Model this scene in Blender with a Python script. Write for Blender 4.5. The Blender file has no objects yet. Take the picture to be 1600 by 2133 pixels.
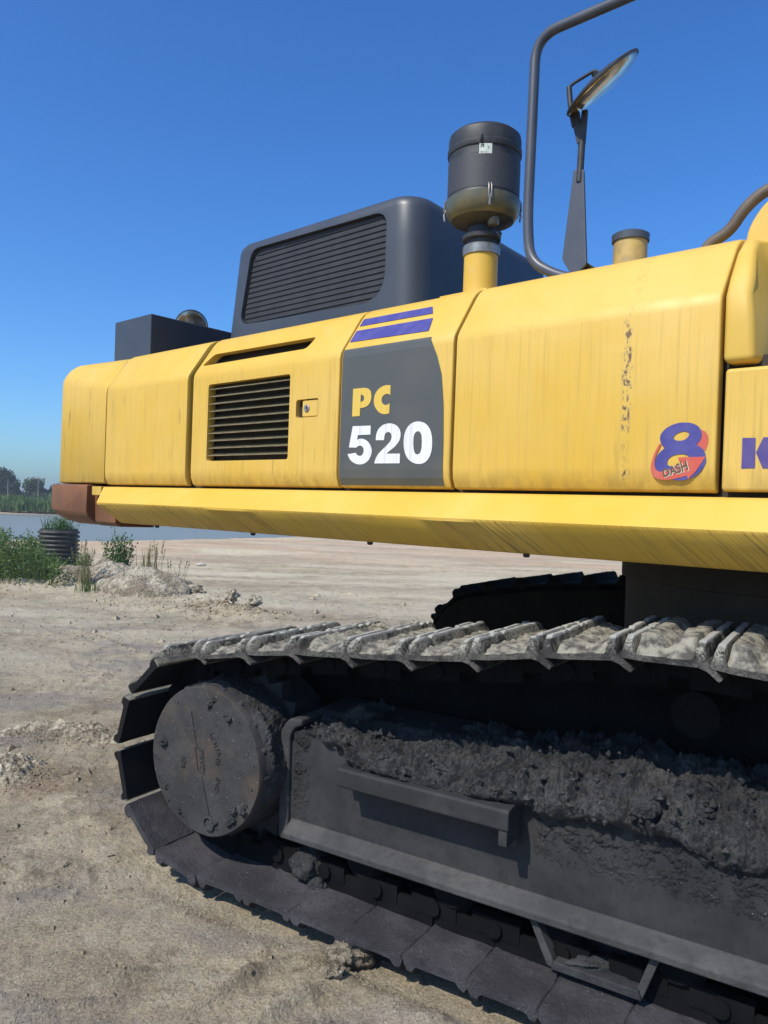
import bpy, bmesh, math, random
import numpy as np
from mathutils import Vector, Matrix, noise
random.seed(7); np.random.seed(7)
PI = math.pi
S = bpy.context.scene
COL = S.collection

# ---------------------------------------------------------------- camera, world, sun
cam = bpy.data.cameras.new('camera'); cam.sensor_fit = 'HORIZONTAL'; cam.sensor_width = 36; cam.lens = 36.0
cam.clip_start = .05; cam.clip_end = 9000
camo = bpy.data.objects.new('camera', cam); COL.objects.link(camo); S.camera = camo
ROLL, PITCH, EYE = .035, -.0066, 1.55
f_ = Vector((0, math.cos(PITCH), math.sin(PITCH))); r0 = Vector((1, 0, 0)); u0 = r0.cross(f_)
rr = r0*math.cos(ROLL) + u0*math.sin(ROLL); uu = u0*math.cos(ROLL) - r0*math.sin(ROLL)
camo.matrix_world = Matrix(((rr.x, uu.x, -f_.x, 0), (rr.y, uu.y, -f_.y, 0), (rr.z, uu.z, -f_.z, EYE), (0, 0, 0, 1)))

SUN_EL, SUN_DIR = math.radians(48.5), (-.715, -.699)
W = bpy.data.worlds.new('World'); S.world = W; W.use_nodes = True
wn = W.node_tree.nodes; wl = W.node_tree.links
bg = wn['Background']; sky = wn.new('ShaderNodeTexSky'); sky.sky_type = 'NISHITA'; sky.sun_disc = False
sky.sun_elevation = SUN_EL; sky.sun_rotation = math.atan2(SUN_DIR[0], SUN_DIR[1])
sky.air_density = 1.0; sky.dust_density = 1.2; sky.ozone_density = 2.3; sky.altitude = 0
hs = wn.new('ShaderNodeHueSaturation'); hs.inputs['Saturation'].default_value = 1.22
wbx = wn.new('ShaderNodeVectorMath'); wbx.operation = 'MULTIPLY'; wbx.inputs[1].default_value = (.67, 1.03, 1.44)
wl.new(sky.outputs[0], hs.inputs['Color']); wl.new(hs.outputs[0], wbx.inputs[0]); wl.new(wbx.outputs[0], bg.inputs[0]); bg.inputs[1].default_value = .108
sl = bpy.data.lights.new('sun', 'SUN'); sl.energy = 4.0; sl.angle = math.radians(.53); sl.color = (1, .945, .84)
so = bpy.data.objects.new('sun', sl); COL.objects.link(so)
sd = Vector((SUN_DIR[0]*math.cos(SUN_EL), SUN_DIR[1]*math.cos(SUN_EL), math.sin(SUN_EL)))
so.rotation_euler = sd.to_track_quat('Z', 'Y').to_euler(); so.location = sd*30
S.view_settings.view_transform = 'Standard'; S.view_settings.look = 'None'; S.view_settings.gamma = 1
S.view_settings.exposure = .28; S.view_settings.use_curve_mapping = False

# ---------------------------------------------------------------- frames of reference
# the machine turns about its slew centre; the upper body is slewed about ten degrees off the tracks
CX, CY = 1.94, 3.33
TT, TB_ = math.radians(58.2), math.radians(48.4)
UT, NT = (math.sin(TT), -math.cos(TT)), (-math.cos(TT), -math.sin(TT))
UB, NB = (math.sin(TB_), -math.cos(TB_)), (-math.cos(TB_), -math.sin(TB_))
def T(a, b, z): return Vector((CX+a*UT[0]+b*NT[0], CY+a*UT[1]+b*NT[1], z))
def B(a, b, z): return Vector((CX+a*UB[0]+b*NB[0], CY+a*UB[1]+b*NB[1], z))

# ---------------------------------------------------------------- node helpers
class Mat:
    def __init__(s, name, rough=.6, metal=0., spec=.5):
        s.m = bpy.data.materials.new(name); s.m.use_nodes = True; s.nt = s.m.node_tree
        s.p = s.nt.nodes['Principled BSDF']; s.p.inputs['Roughness'].default_value = rough
        s.p.inputs['Metallic'].default_value = metal; s.p.inputs['Specular IOR Level'].default_value = spec
    def n(s, t, **k):
        o = s.nt.nodes.new(t)
        for a, v in k.items(): setattr(o, a, v)
        return o
    def l(s, a, b): s.nt.links.new(a, b)
    def val(s, sock, v):
        if hasattr(v, 'node'): s.l(v, sock)
        else: sock.default_value = v
    def pos(s, rot=0., scale=(1, 1, 1)):
        g = s.n('ShaderNodeNewGeometry'); sub = s.n('ShaderNodeVectorMath', operation='SUBTRACT'); sub.inputs[1].default_value = (CX, CY, 0)
        s.l(g.outputs['Position'], sub.inputs[0])
        r = s.n('ShaderNodeVectorRotate', rotation_type='Z_AXIS'); r.inputs['Angle'].default_value = rot
        s.l(sub.outputs[0], r.inputs['Vector'])
        m = s.n('ShaderNodeVectorMath', operation='MULTIPLY'); m.inputs[1].default_value = scale; s.l(r.outputs[0], m.inputs[0])
        return m.outputs[0]
    def objc(s, scale=(1, 1, 1)):
        t = s.n('ShaderNodeTexCoord'); m = s.n('ShaderNodeVectorMath', operation='MULTIPLY'); m.inputs[1].default_value = scale
        s.l(t.outputs['Object'], m.inputs[0]); return m.outputs[0]
    def noise(s, vec, scale=5., detail=4., rough=.55, dist=0.):
        o = s.n('ShaderNodeTexNoise'); s.l(vec, o.inputs['Vector']); o.inputs['Scale'].default_value = scale
        o.inputs['Detail'].default_value = detail; o.inputs['Roughness'].default_value = rough; o.inputs['Distortion'].default_value = dist
        return o.outputs['Fac']
    def vor(s, vec, scale=20., feat='F1'):
        o = s.n('ShaderNodeTexVoronoi', feature=feat); s.l(vec, o.inputs['Vector']); o.inputs['Scale'].default_value = scale
        return o.outputs['Distance']
    def ramp(s, fac, a, b, lo=0., hi=1.):
        o = s.n('ShaderNodeMapRange', interpolation_type='SMOOTHSTEP'); s.l(fac, o.inputs['Value'])
        o.inputs['From Min'].default_value = a; o.inputs['From Max'].default_value = b
        o.inputs['To Min'].default_value = lo; o.inputs['To Max'].default_value = hi
        return o.outputs['Result']
    def math(s, op, a, b=0., c=None):
        o = s.n('ShaderNodeMath', operation=op); s.val(o.inputs[0], a); s.val(o.inputs[1], b)
        if c is not None: s.val(o.inputs[2], c)
        return o.outputs[0]
    def mix(s, fac, a, b):
        o = s.n('ShaderNodeMix', data_type='RGBA'); s.val(o.inputs[0], fac)
        s.val(o.inputs[6], a if hasattr(a, 'node') else (*a, 1)); s.val(o.inputs[7], b if hasattr(b, 'node') else (*b, 1))
        return o.outputs[2]
    def sep(s, vec):
        o = s.n('ShaderNodeSeparateXYZ'); s.l(vec, o.inputs[0]); return o.outputs
    def col(s, c): s.val(s.p.inputs['Base Color'], c if hasattr(c, 'node') else (*c, 1)); return s
    def bump(s, h, strength=.3, dist=.01, prev=None):
        o = s.n('ShaderNodeBump'); o.inputs['Strength'].default_value = strength; o.inputs['Distance'].default_value = dist
        s.l(h, o.inputs['Height'])
        if prev is not None: s.l(prev, o.inputs['Normal'])
        s.l(o.outputs[0], s.p.inputs['Normal']); return o.outputs[0]
    def rough(s, v): s.val(s.p.inputs['Roughness'], v); return s

RB = -(TB_-PI/2)       # turns world offsets into (a, b) of the body
def yellow(name, streak=1., kind='side', scratch=False):
    m = Mat(name, .42)
    P = m.pos(RB); x, y, z = m.sep(P)[0:3]
    big = m.noise(P, 1.7, 3); fine = m.noise(P, 9, 5)
    c = m.mix(m.ramp(big, .35, .7), (.615, .375, .040), (.65, .42, .085))
    c = m.mix(m.ramp(fine, .5, .8, 0, .25), c, (.60, .40, .11))
    if kind == 'side':
        sv = m.pos(RB, (1, 1, .022)); s1 = m.noise(sv, 85, 4, .65); s2 = m.noise(m.pos(RB, (1, 1, .025)), 190, 2)
        s3 = m.noise(m.pos(RB, (1, 1, .05)), 38, 4, .7)
        below = m.ramp(z, 2.1, 2.26, 1, .12)
        dirt = m.math('MULTIPLY', m.ramp(s1, .50, .68, 0, .55*streak), below)
        c = m.mix(dirt, c, (.42, .27, .055))
        d2 = m.math('MULTIPLY', m.ramp(s2, .52, .66, 0, .45*streak), below); c = m.mix(d2, c, (.50, .34, .08))
        pale = m.math('MULTIPLY', m.ramp(s3, .5, .8, 0, .3), below); c = m.mix(pale, c, (.66, .46, .13))
        d3 = m.math('MULTIPLY', m.ramp(m.noise(m.pos(RB, (1, 1, .09)), 23, 2), .64, .70, 0, .6*streak), m.ramp(m.noise(P, 2.1, 3), .45, .65)); c = m.mix(m.math('MULTIPLY', d3, below), c, (.22, .15, .05))
        low = m.math('MULTIPLY', m.ramp(z, 1.63, 1.72, 1, 0), m.ramp(m.noise(m.pos(RB, (1, 1, .3)), 25, 4), .35, .7, .15, .75))
        c = m.mix(low, c, (.36, .23, .05))
    if kind == 'under':
        sv = m.n('ShaderNodeVectorRotate', rotation_type='X_AXIS'); sv.inputs['Angle'].default_value = .0
        m.l(m.pos(RB), sv.inputs['Vector'])
        sk = m.n('ShaderNodeCombineXYZ'); m.l(m.math('ADD', x, m.math('MULTIPLY', z, .75)), sk.inputs[0]); m.l(m.math('MULTIPLY', y, .03), sk.inputs[1]); m.l(m.math('MULTIPLY', z, .05), sk.inputs[2])
        s1 = m.noise(sk.outputs[0], 80, 3, .65); s2 = m.noise(sk.outputs[0], 120, 2)
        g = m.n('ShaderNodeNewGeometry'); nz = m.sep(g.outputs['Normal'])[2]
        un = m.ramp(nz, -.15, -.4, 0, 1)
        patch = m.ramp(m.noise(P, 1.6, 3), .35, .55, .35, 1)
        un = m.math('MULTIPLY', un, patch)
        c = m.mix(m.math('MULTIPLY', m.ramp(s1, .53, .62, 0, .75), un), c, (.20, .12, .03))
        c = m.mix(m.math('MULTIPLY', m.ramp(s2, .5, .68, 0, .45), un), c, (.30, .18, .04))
        c = m.mix(m.ramp(m.noise(P, 60, 3), .72, .8, 0, .4), c, (.3, .2, .08))
    ch_ = m.noise(P, 150, 3, .6); ch2 = m.noise(P, 3.1, 3); c = m.mix(m.math('MULTIPLY', m.ramp(ch_, .735, .755), m.ramp(ch2, .52, .62, 0, .9)), c, (.13, .07, .03))
    c = m.mix(m.math('MULTIPLY', m.ramp(m.noise(P, 14, 6, .7), .55, .75, 0, .35), m.ramp(z, 2.15, 2.3)), c, (.56, .44, .24))
    if scratch:
        w = m.noise(m.pos(RB, (1, 1, .35)), 22, 3)
        xx = m.math('ADD', x, m.math('MULTIPLY', m.math('SUBTRACT', w, .5), .05))
        band = m.ramp(m.math('ABSOLUTE', m.math('ADD', xx, .272)), .004, .024, 1, 0)
        ch = m.noise(m.pos(RB, (1, 1, .55)), 75, 6, .72)
        hgt = m.math('MULTIPLY', m.ramp(z, 1.74, 1.9), m.ramp(z, 2.17, 2.10))
        low = m.math('MULTIPLY', m.ramp(z, 1.64, 1.66), m.ramp(z, 1.695, 1.68))
        hh = m.math('ADD', m.math('MAXIMUM', hgt, low), .18)
        k = m.math('MULTIPLY', m.math('MULTIPLY', band, hh), m.ramp(ch, .53, .57))
        edge = m.math('MULTIPLY', m.math('MULTIPLY', band, hh), m.ramp(ch, .49, .53))
        c = m.mix(m.math('MULTIPLY', edge, .7), c, (.50, .36, .12)); c = m.mix(m.math('MINIMUM', m.math('MULTIPLY', k, 1.1), 1), c, (.13, .07, .03))
        w2 = m.noise(m.pos(RB), 30, 4, .7)
        far = m.math('MULTIPLY', m.ramp(m.math('ABSOLUTE', m.math('ADD', x, .245)), .0, .012, 1, 0), m.ramp(w2, .62, .66))
        c = m.mix(m.math('MULTIPLY', far, m.math('MULTIPLY', m.ramp(z, 1.9, 1.95), m.ramp(z, 2.16, 2.1))), c, (.22, .13, .05))
    m.col(c); m.rough(m.ramp(fine, .3, .7, .46, .62))
    m.bump(m.noise(P, 2.6, 3), .35, .02)
    return m.m

def plain(name, c, c2=None, rough=.6, scale=8, bump=0., bscale=60, metal=0., spec=.5, obj=False, lo=.35, hi=.7):
    m = Mat(name, rough, metal, spec); P = m.objc() if obj else m.pos()
    m.col(m.mix(m.ramp(m.noise(P, scale, 5, .6), lo, hi), c, c2) if c2 else c)
    if bump: m.bump(m.noise(P, bscale, 5, .65), bump, .01)
    return m.m

def coal(name, base=(.040, .040, .043), dust=(.085, .083, .082), gran=1., glint=True, obj=False, rust=False):
    m = Mat(name, .72, 0, .35); P = m.objc() if obj else m.pos()
    big = m.noise(P, 4.5, 5, .6); gr = m.noise(P, 130, 4, .75); mid = m.noise(P, 28, 6, .7)
    c = m.mix(m.ramp(big, .35, .68), base, dust)
    c = m.mix(m.ramp(mid, .45, .75, 0, .6), c, (base[0]*.5, base[1]*.5, base[2]*.55))
    if rust:
        c = m.mix(m.math('MULTIPLY', m.ramp(m.noise(P, 5.5, 4), .48, .72, 0, .7), m.ramp(mid, .3, .6)), c, (.100, .068, .044))
    v = m.vor(P, 170); sp = m.ramp(v, .16, .24, 1, 0); pick = m.ramp(m.noise(P, 60, 2), .60, .65)
    if glint:
        c = m.mix(m.math('MULTIPLY', sp, pick), c, (.34, .34, .33))  # sparkle painted in as pale specks
        m.rough(m.math('SUBTRACT', .75, m.math('MULTIPLY', m.math('MULTIPLY', sp, pick), .45)))
    m.col(c)
    if gran > 0:
        b = m.bump(gr, min(1, .55*gran), .006*max(1, gran)); b = m.bump(m.noise(P, 60, 4, .8), min(1, .4*gran), .012*max(1, gran), b); m.bump(mid, min(1, .3*gran), .012, b)
    else: m.bump(gr, .35, .003)
    return m.m

def shoe_black():
    m = Mat('black_shoe_with_sunlit_dusty_ends', .85, 0, .15); P = m.objc(); x, y, z = m.sep(P)[0:3]
    e = m.math('MAXIMUM', m.ramp(m.math('ABSOLUTE', x), .098, .104), m.ramp(z, .028, .05)); g = m.noise(P, 80, 4, .7)
    m.col(m.mix(m.math('MULTIPLY', e, m.ramp(g, .3, .5, .4, 1)), (.010, .010, .0105), (.20, .19, .15))); m.bump(g, .4, .006); return m.m  # dusty ends paled further to read as sunlit slits between shoes
def shoe_mat(name, crust):
    m = Mat(name, .75, 0, .3); P = m.objc(); W_ = m.pos()
    big = m.noise(W_, 11, 6, .7); gr = m.noise(W_, 120, 5, .75)
    c = m.mix(m.ramp(m.noise(W_, 14, 4), .35, .7), (.018, .017, .017), (.055, .050, .045))
    x, y, z = m.sep(P)[0:3]
    up = m.ramp(z, .012, .045, .25, 1)
    k = m.math('MULTIPLY', m.math('MULTIPLY', m.ramp(big, .40, .56), m.ramp(gr, .40, .52)), up)
    c = m.mix(m.math('MULTIPLY', k, crust), c, (.30, .285, .23))
    edge = m.math('MULTIPLY', m.ramp(z, .054, .062), m.ramp(gr, .3, .45, .2, 1)); c = m.mix(m.math('MULTIPLY', edge, crust), c, (.38, .37, .33))
    m.col(c); b = m.bump(gr, .6, .006); m.bump(m.noise(W_, 30, 5, .7), .5, .01, b)
    return m.m

YS = yellow('yellow_paint_streaked'); YX = yellow('yellow_paint_scraped', .8, scratch=True); YU = yellow('yellow_paint_skirt', kind='under'); YP = yellow('yellow_paint_plain', .3)
M = dict(
 black=plain('dark_blue_grey_paint', (.040, .046, .058), (.052, .058, .068), .42, 3),
 dark=plain('sooty_inner_metal', (.028, .022, .014), (.042, .032, .02), .8, 6),
 grille=plain('black_grille_metal', (.022, .024, .032), (.032, .034, .042), .5, 9), grilleb=plain('grille_screen', (.020, .022, .028), (.028, .03, .036), .7, 9),
 slat=plain('brown_grey_slat', (.30, .24, .14), (.17, .14, .085), .6, 30),
 slatdark=plain('louvre_blade_dark', (.055, .045, .02), (.09, .07, .03), .7, 20),
 rust=None,
 tube=plain('charcoal_tube_paint', (.055, .062, .078), (.08, .082, .09), .4, 6),
 tubebrown=plain('dusty_brown_tube', (.10, .075, .055), (.15, .11, .075), .5, 9),
 rubber=plain('black_rubber', (.02, .02, .022), (.04, .04, .04), .55, 20),
 steel=plain('zinc_steel', (.35, .34, .31), (.25, .22, .18), .4, 30, metal=.7),
 decal=plain('grey_decal_film', (.072, .075, .068), (.088, .087, .074), .45, 5),
 blue=plain('blue_decal_film', (.055, .05, .22), (.085, .075, .25), .4, 20),
 purple=plain('violet_decal_film', (.075, .05, .20), (.10, .07, .21), .4, 20),
 red=plain('red_decal_film', (.52, .075, .045), (.50, .12, .08), .45, 15),
 brown=plain('brown_letter_film', (.10, .05, .025), (.14, .07, .04), .5, 20),
 pale=plain('pale_letter_edge', (.75, .68, .5), None, .5),
 mirror=None,
 oilyshade=plain('oily_shaded_link', (.0045, .0045, .005), (.008, .008, .0085), .85, 9, spec=.10), coal=coal('coal_dusted_steel', (.024, .024, .026), (.052, .051, .050), glint=False), shadebrown=plain('brown_black_shade', (.011, .009, .006), (.018, .014, .009), .9, 8, spec=.1), slit=shoe_black(), coalr=coal('coal_dusted_rusty_steel', (.030, .028, .027), (.054, .051, .049), .5, rust=True),  # link black lowered further so the track interior reads as shaded
 mud=coal('black_coal_mud', (.052, .052, .054), (.125, .122, .118), 2.4), mudd=coal('thin_coal_mud', (.026, .026, .027), (.060, .058, .057), 2.0), plate=coal('smooth_coal_dusted_plate', (.019, .019, .020), (.037, .036, .036), .0, glint=False), lowshoe=coal('gritty_shoe_steel', (.036, .033, .036), (.078, .072, .078), 1.4),
 coalrail=coal('dusty_grey_flange', (.040, .039, .038), (.076, .073, .070), .8, glint=False),
 shoe=shoe_mat('shoe_steel_crusted', 1.), shoel=shoe_mat('shoe_steel_sooty', .25),
 drymud=plain('dried_pale_mud', (.085, .078, .066), (.33, .305, .235), .9, 24, 1., 90, lo=.36, hi=.62),
)
def rustm():
    m = Mat('rusty_counterweight_base', .6); P = m.pos(RB)
    c = m.mix(m.ramp(m.noise(P, 3.5, 4), .35, .65), (.14, .060, .026), (.25, .092, .030))
    c = m.mix(m.ramp(m.noise(m.pos(RB, (1, 1, .05)), 30, 3), .5, .75, 0, .5), c, (.20, .085, .042))
    m.col(c); m.bump(m.noise(P, 60, 3), .15, .005); return m.m
M['rust'] = rustm()
def numw():
    m = Mat('white_number_film', .45); s = m.noise(m.pos(RB, (1, 1, .03)), 90, 2)
    m.col(m.mix(m.ramp(s, .5, .7, 0, .5), (.70, .69, .69), (.46, .45, .43))); return m.m
M['white'] = numw()
def numy():
    m = Mat('yellow_letter_film', .45); s = m.noise(m.pos(RB, (1, 1, .03)), 90, 2)
    m.col(m.mix(m.ramp(s, .5, .7, 0, .5), (.66, .44, .07), (.52, .36, .08))); return m.m
M['ylet'] = numy()
mm = Mat('mirror_glass', .12, .75); mm.col(mm.mix(mm.ramp(mm.noise(mm.pos(), 14, 4), .4, .6), (.50, .47, .40), (.26, .19, .11))); M['mirror'] = mm.m  # tan painted into the dusty glass as reflected body and dirt

# ---------------------------------------------------------------- mesh helpers
def mk(name, verts, faces, mat, parent=None, smooth=False, sub=False):
    me = bpy.data.meshes.new(name); me.from_pydata([tuple(v) for v in verts], [], faces); me.update()
    bm = bmesh.new(); bm.from_mesh(me); bmesh.ops.recalc_face_normals(bm, faces=bm.faces); bm.to_mesh(me); bm.free()
    return link(name, me, mat, parent, smooth)
def link(name, me, mat, parent=None, smooth=False):
    o = bpy.data.objects.new(name, me); COL.objects.link(o)
    for m in (mat if isinstance(mat, (list, tuple)) else [mat]): me.materials.append(m)
    if smooth:
        me.polygons.foreach_set('use_smooth', [True]*len(me.polygons))
    if parent is not None:
        o.parent = parent
        if parent.type == 'EMPTY': o.matrix_parent_inverse = parent.matrix_basis.inverted()
    return o
def bev(o, w=.006, seg=2, ang=35):
    m = o.modifiers.new('bevel', 'BEVEL'); m.width = w; m.segments = seg; m.limit_method = 'ANGLE'; m.angle_limit = math.radians(ang); m.harden_normals = False
    return o
def sm(o, ang=35):
    me = o.data; me.polygons.foreach_set('use_smooth', [True]*len(me.polygons))
    try: me.set_sharp_from_angle(angle=math.radians(ang))
    except Exception: pass
    return o
def bake(o, ang=35):
    dg = bpy.context.evaluated_depsgraph_get(); e = o.evaluated_get(dg); me = bpy.data.meshes.new_from_object(e)
    old = o.data; o.modifiers.clear(); o.data = me; me.name = o.name; bpy.data.meshes.remove(old); sm(o, ang); return o
def thing(name, label, cat, loc=(0, 0, 0), rz=0, group=None):
    o = bpy.data.objects.new(name, None); COL.objects.link(o); o.empty_display_size = .2
    o.matrix_basis = Matrix.Translation(loc) @ Matrix.Rotation(rz, 4, 'Z'); return tag(o, label, cat, group)
def tag(o, label, cat, group=None):
    o['label'] = label; o['category'] = cat
    if group: o['group'] = group
    return o
def boxv(F, a0, a1, b0, b1, z0, z1):
    return [F(a, b, z) for z in (z0, z1) for b in (b0, b1) for a in (a0, a1)]
BF = [(0, 1, 3, 2), (4, 5, 7, 6), (0, 1, 5, 4), (2, 3, 7, 6), (0, 2, 6, 4), (1, 3, 7, 5)]
def box(name, F, a0, a1, b0, b1, z0, z1, mat, parent, w=.004, seg=2):
    o = mk(name, boxv(F, a0, a1, b0, b1, z0, z1), BF, mat, parent)
    if w: bev(o, w, seg); 
    return o
def prism(name, F, prof, a0, a1, mat, parent, w=0, seg=2, na=1, ashift=None):
    """closed (b, z) profile run along a"""
    n = len(prof); V = []; Fc = []
    for i in range(na+1):
        a = a0+(a1-a0)*i/na
        for k, (b, z) in enumerate(prof): V.append(F(a+(ashift(b, z, i/na) if ashift else 0), b, z))
    for i in range(na):
        for k in range(n): Fc.append((i*n+k, i*n+(k+1) % n, (i+1)*n+(k+1) % n, (i+1)*n+k))
    Fc.append(tuple(range(n))); Fc.append(tuple(na*n+k for k in range(n)))
    o = mk(name, V, Fc, mat, parent)
    if w: bev(o, w, seg)
    return o
def slab(name, F, poly, b0, b1, mat, parent, w=0, seg=2):
    """(a, z) outline given thickness between b0 and b1"""
    n = len(poly); V = [F(a, b0, z) for a, z in poly]+[F(a, b1, z) for a, z in poly]
    Fc = [(k, (k+1) % n, n+(k+1) % n, n+k) for k in range(n)]+[tuple(range(n)), tuple(n+k for k in range(n))]
    o = mk(name, V, Fc, mat, parent)
    if w: bev(o, w, seg)
    return o
def rrect(a0, a1, z0, z1, r, n=5):
    out = []
    for cx, cz, t0 in ((a1-r, z1-r, 0), (a0+r, z1-r, PI/2), (a0+r, z0+r, PI), (a1-r, z0+r, 3*PI/2)):
        for i in range(n+1): t = t0+PI/2*i/n; out.append((cx+r*math.cos(t), cz+r*math.sin(t)))
    return out
def rpoly(pts, r, n=5):
    out = []; N = len(pts)
    for i in range(N):
        p = Vector(pts[i]); a = Vector(pts[i-1])-p; b = Vector(pts[(i+1) % N])-p; rad = r[i] if isinstance(r, (list, tuple)) else r
        d = min(rad, a.length*.48, b.length*.48); p0 = p+a.normalized()*d; p1 = p+b.normalized()*d
        for k in range(n+1):
            t = k/n; q = p0*(1-t)**2+p*2*t*(1-t)+p1*t*t; out.append((q.x, q.y))
    return out
def tube(name, pts, r, mat, parent, seg=14, radii=None):
    pts = [Vector(p) for p in pts]; V = []; Fc = []; n = len(pts); up = Vector((0.13, 0.31, .94)).normalized(); prev = None
    for i, p in enumerate(pts):
        d = (pts[min(i+1, n-1)]-pts[max(i-1, 0)]).normalized()
        x = (prev - d*prev.dot(d)).normalized() if prev is not None else d.cross(up).normalized()
        prev = x; y = d.cross(x); R = radii[i] if radii else r
        for k in range(seg): t = 2*PI*k/seg; V.append(p+x*R*math.cos(t)+y*R*math.sin(t))
    for i in range(n-1):
        for k in range(seg): Fc.append((i*seg+k, i*seg+(k+1) % seg, (i+1)*seg+(k+1) % seg, (i+1)*seg+k))
    Fc += [tuple(range(seg)), tuple((n-1)*seg+k for k in range(seg))]
    return sm(mk(name, V, Fc, mat, parent), 50)
def smooth_path(pts, r=.06, n=7):
    P = [Vector(p) for p in pts]; out = [P[0]]
    for i in range(1, len(P)-1):
        a = P[i-1]-P[i]; b = P[i+1]-P[i]; d = min(r, a.length*.48, b.length*.48); p0 = P[i]+a.normalized()*d; p1 = P[i]+b.normalized()*d
        for k in range(n+1): t = k/n; out.append(p0*(1-t)**2+P[i]*2*t*(1-t)+p1*t*t)
    return out+[P[-1]]
def lathe(name, c, prof, mat, parent, seg=40, axis=None, xax=None, ang=35, wob=None):
    """prof of (radius, height) turned about an axis through c"""
    ax = Vector(axis or (0, 0, 1)).normalized(); x = Vector(xax) if xax else (Vector((1, 0, 0)) if abs(ax.z) > .7 else Vector((0, 0, 1)))
    x = (x-ax*x.dot(ax)).normalized(); y = ax.cross(x); c = Vector(c); V = []; Fc = []; n = len(prof)
    for r, h in prof:
        for k in range(seg):
            t = 2*PI*k/seg; R = r*(wob(t, h) if wob else 1); V.append(c+ax*h+x*R*math.cos(t)+y*R*math.sin(t))
    for i in range(n-1):
        for k in range(seg): Fc.append((i*seg+k, i*seg+(k+1) % seg, (i+1)*seg+(k+1) % seg, (i+1)*seg+k))
    Fc += [tuple(range(seg)), tuple((n-1)*seg+k for k in range(seg))]
    return sm(mk(name, V, Fc, mat, parent), ang)
def turn(lp, i):
    a = Vector(lp[i])-Vector(lp[i-1]); b = Vector(lp[(i+1) % len(lp)])-Vector(lp[i])
    return .02 if a.angle(b) < math.radians(52) else .0006
def flat(name, loops, mapf, mat, parent, curve=True):
    """flat lettering: outlines with holes filled through a 2D curve, then laid on the surface; 2 mm thick film"""
    cu = bpy.data.curves.new(name, 'CURVE'); cu.dimensions = '2D'; cu.fill_mode = 'BOTH'; cu.extrude = 0
    for lp in loops:
        sp = cu.splines.new('POLY'); P = rpoly([(p[0], p[1]) for p in lp], [turn(lp, i) for i in range(len(lp))], 3) if curve else [(p[0], p[1]) for p in lp]
        sp.points.add(len(P)-1); sp.use_cyclic_u = True
        for i, p in enumerate(P): sp.points[i].co = (p[0], p[1], 0, 1)
    o = bpy.data.objects.new(name, cu); COL.objects.link(o)
    me = bpy.data.meshes.new_from_object(o.evaluated_get(bpy.context.evaluated_depsgraph_get())); bpy.data.objects.remove(o)
    for v in me.vertices: v.co = mapf(v.co.x, v.co.y)
    me.name = name; me.materials.clear(); return link(name, me, mat, parent)
def text(name, s, size, offs, mapf, mat, parent, shear=0., align='LEFT'):
    cu = bpy.data.curves.new(name, 'FONT'); cu.body = s; cu.size = size; cu.offset = offs; cu.shear = shear; cu.align_x = align; cu.fill_mode = 'FRONT'
    o = bpy.data.objects.new(name, cu); COL.objects.link(o)
    me = bpy.data.meshes.new_from_object(o.evaluated_get(bpy.context.evaluated_depsgraph_get())); bpy.data.objects.remove(o)
    for v in me.vertices: v.co = mapf(v.co.x, v.co.y)
    me.name = name; me.materials.clear(); return link(name, me, mat, parent)
def fbm(p, o=5, h=.8, l=2.1): return noise.fractal(p, h, l, o)
def nv(x, y, seed=0):
    """vectorised value noise, 0..1"""
    xi = np.floor(x); yi = np.floor(y); fx = x-xi; fy = y-yi; fx = fx*fx*(3-2*fx); fy = fy*fy*(3-2*fy)
    def h(a, b): v = np.sin(a*127.1+b*311.7+seed*74.7)*43758.5453; return v-np.floor(v)
    return (h(xi, yi)*(1-fx)+h(xi+1, yi)*fx)*(1-fy)+(h(xi, yi+1)*(1-fx)+h(xi+1, yi+1)*fx)*fy
def nf(x, y, s, oct=4, seed=0, g=.5):
    t = 0; a = 1; n = 0
    for i in range(oct): t = t+a*nv(x*s+i*17.3, y*s-i*9.1, seed+i); n += a; a *= g; s *= 2.03
    return t/n
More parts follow.
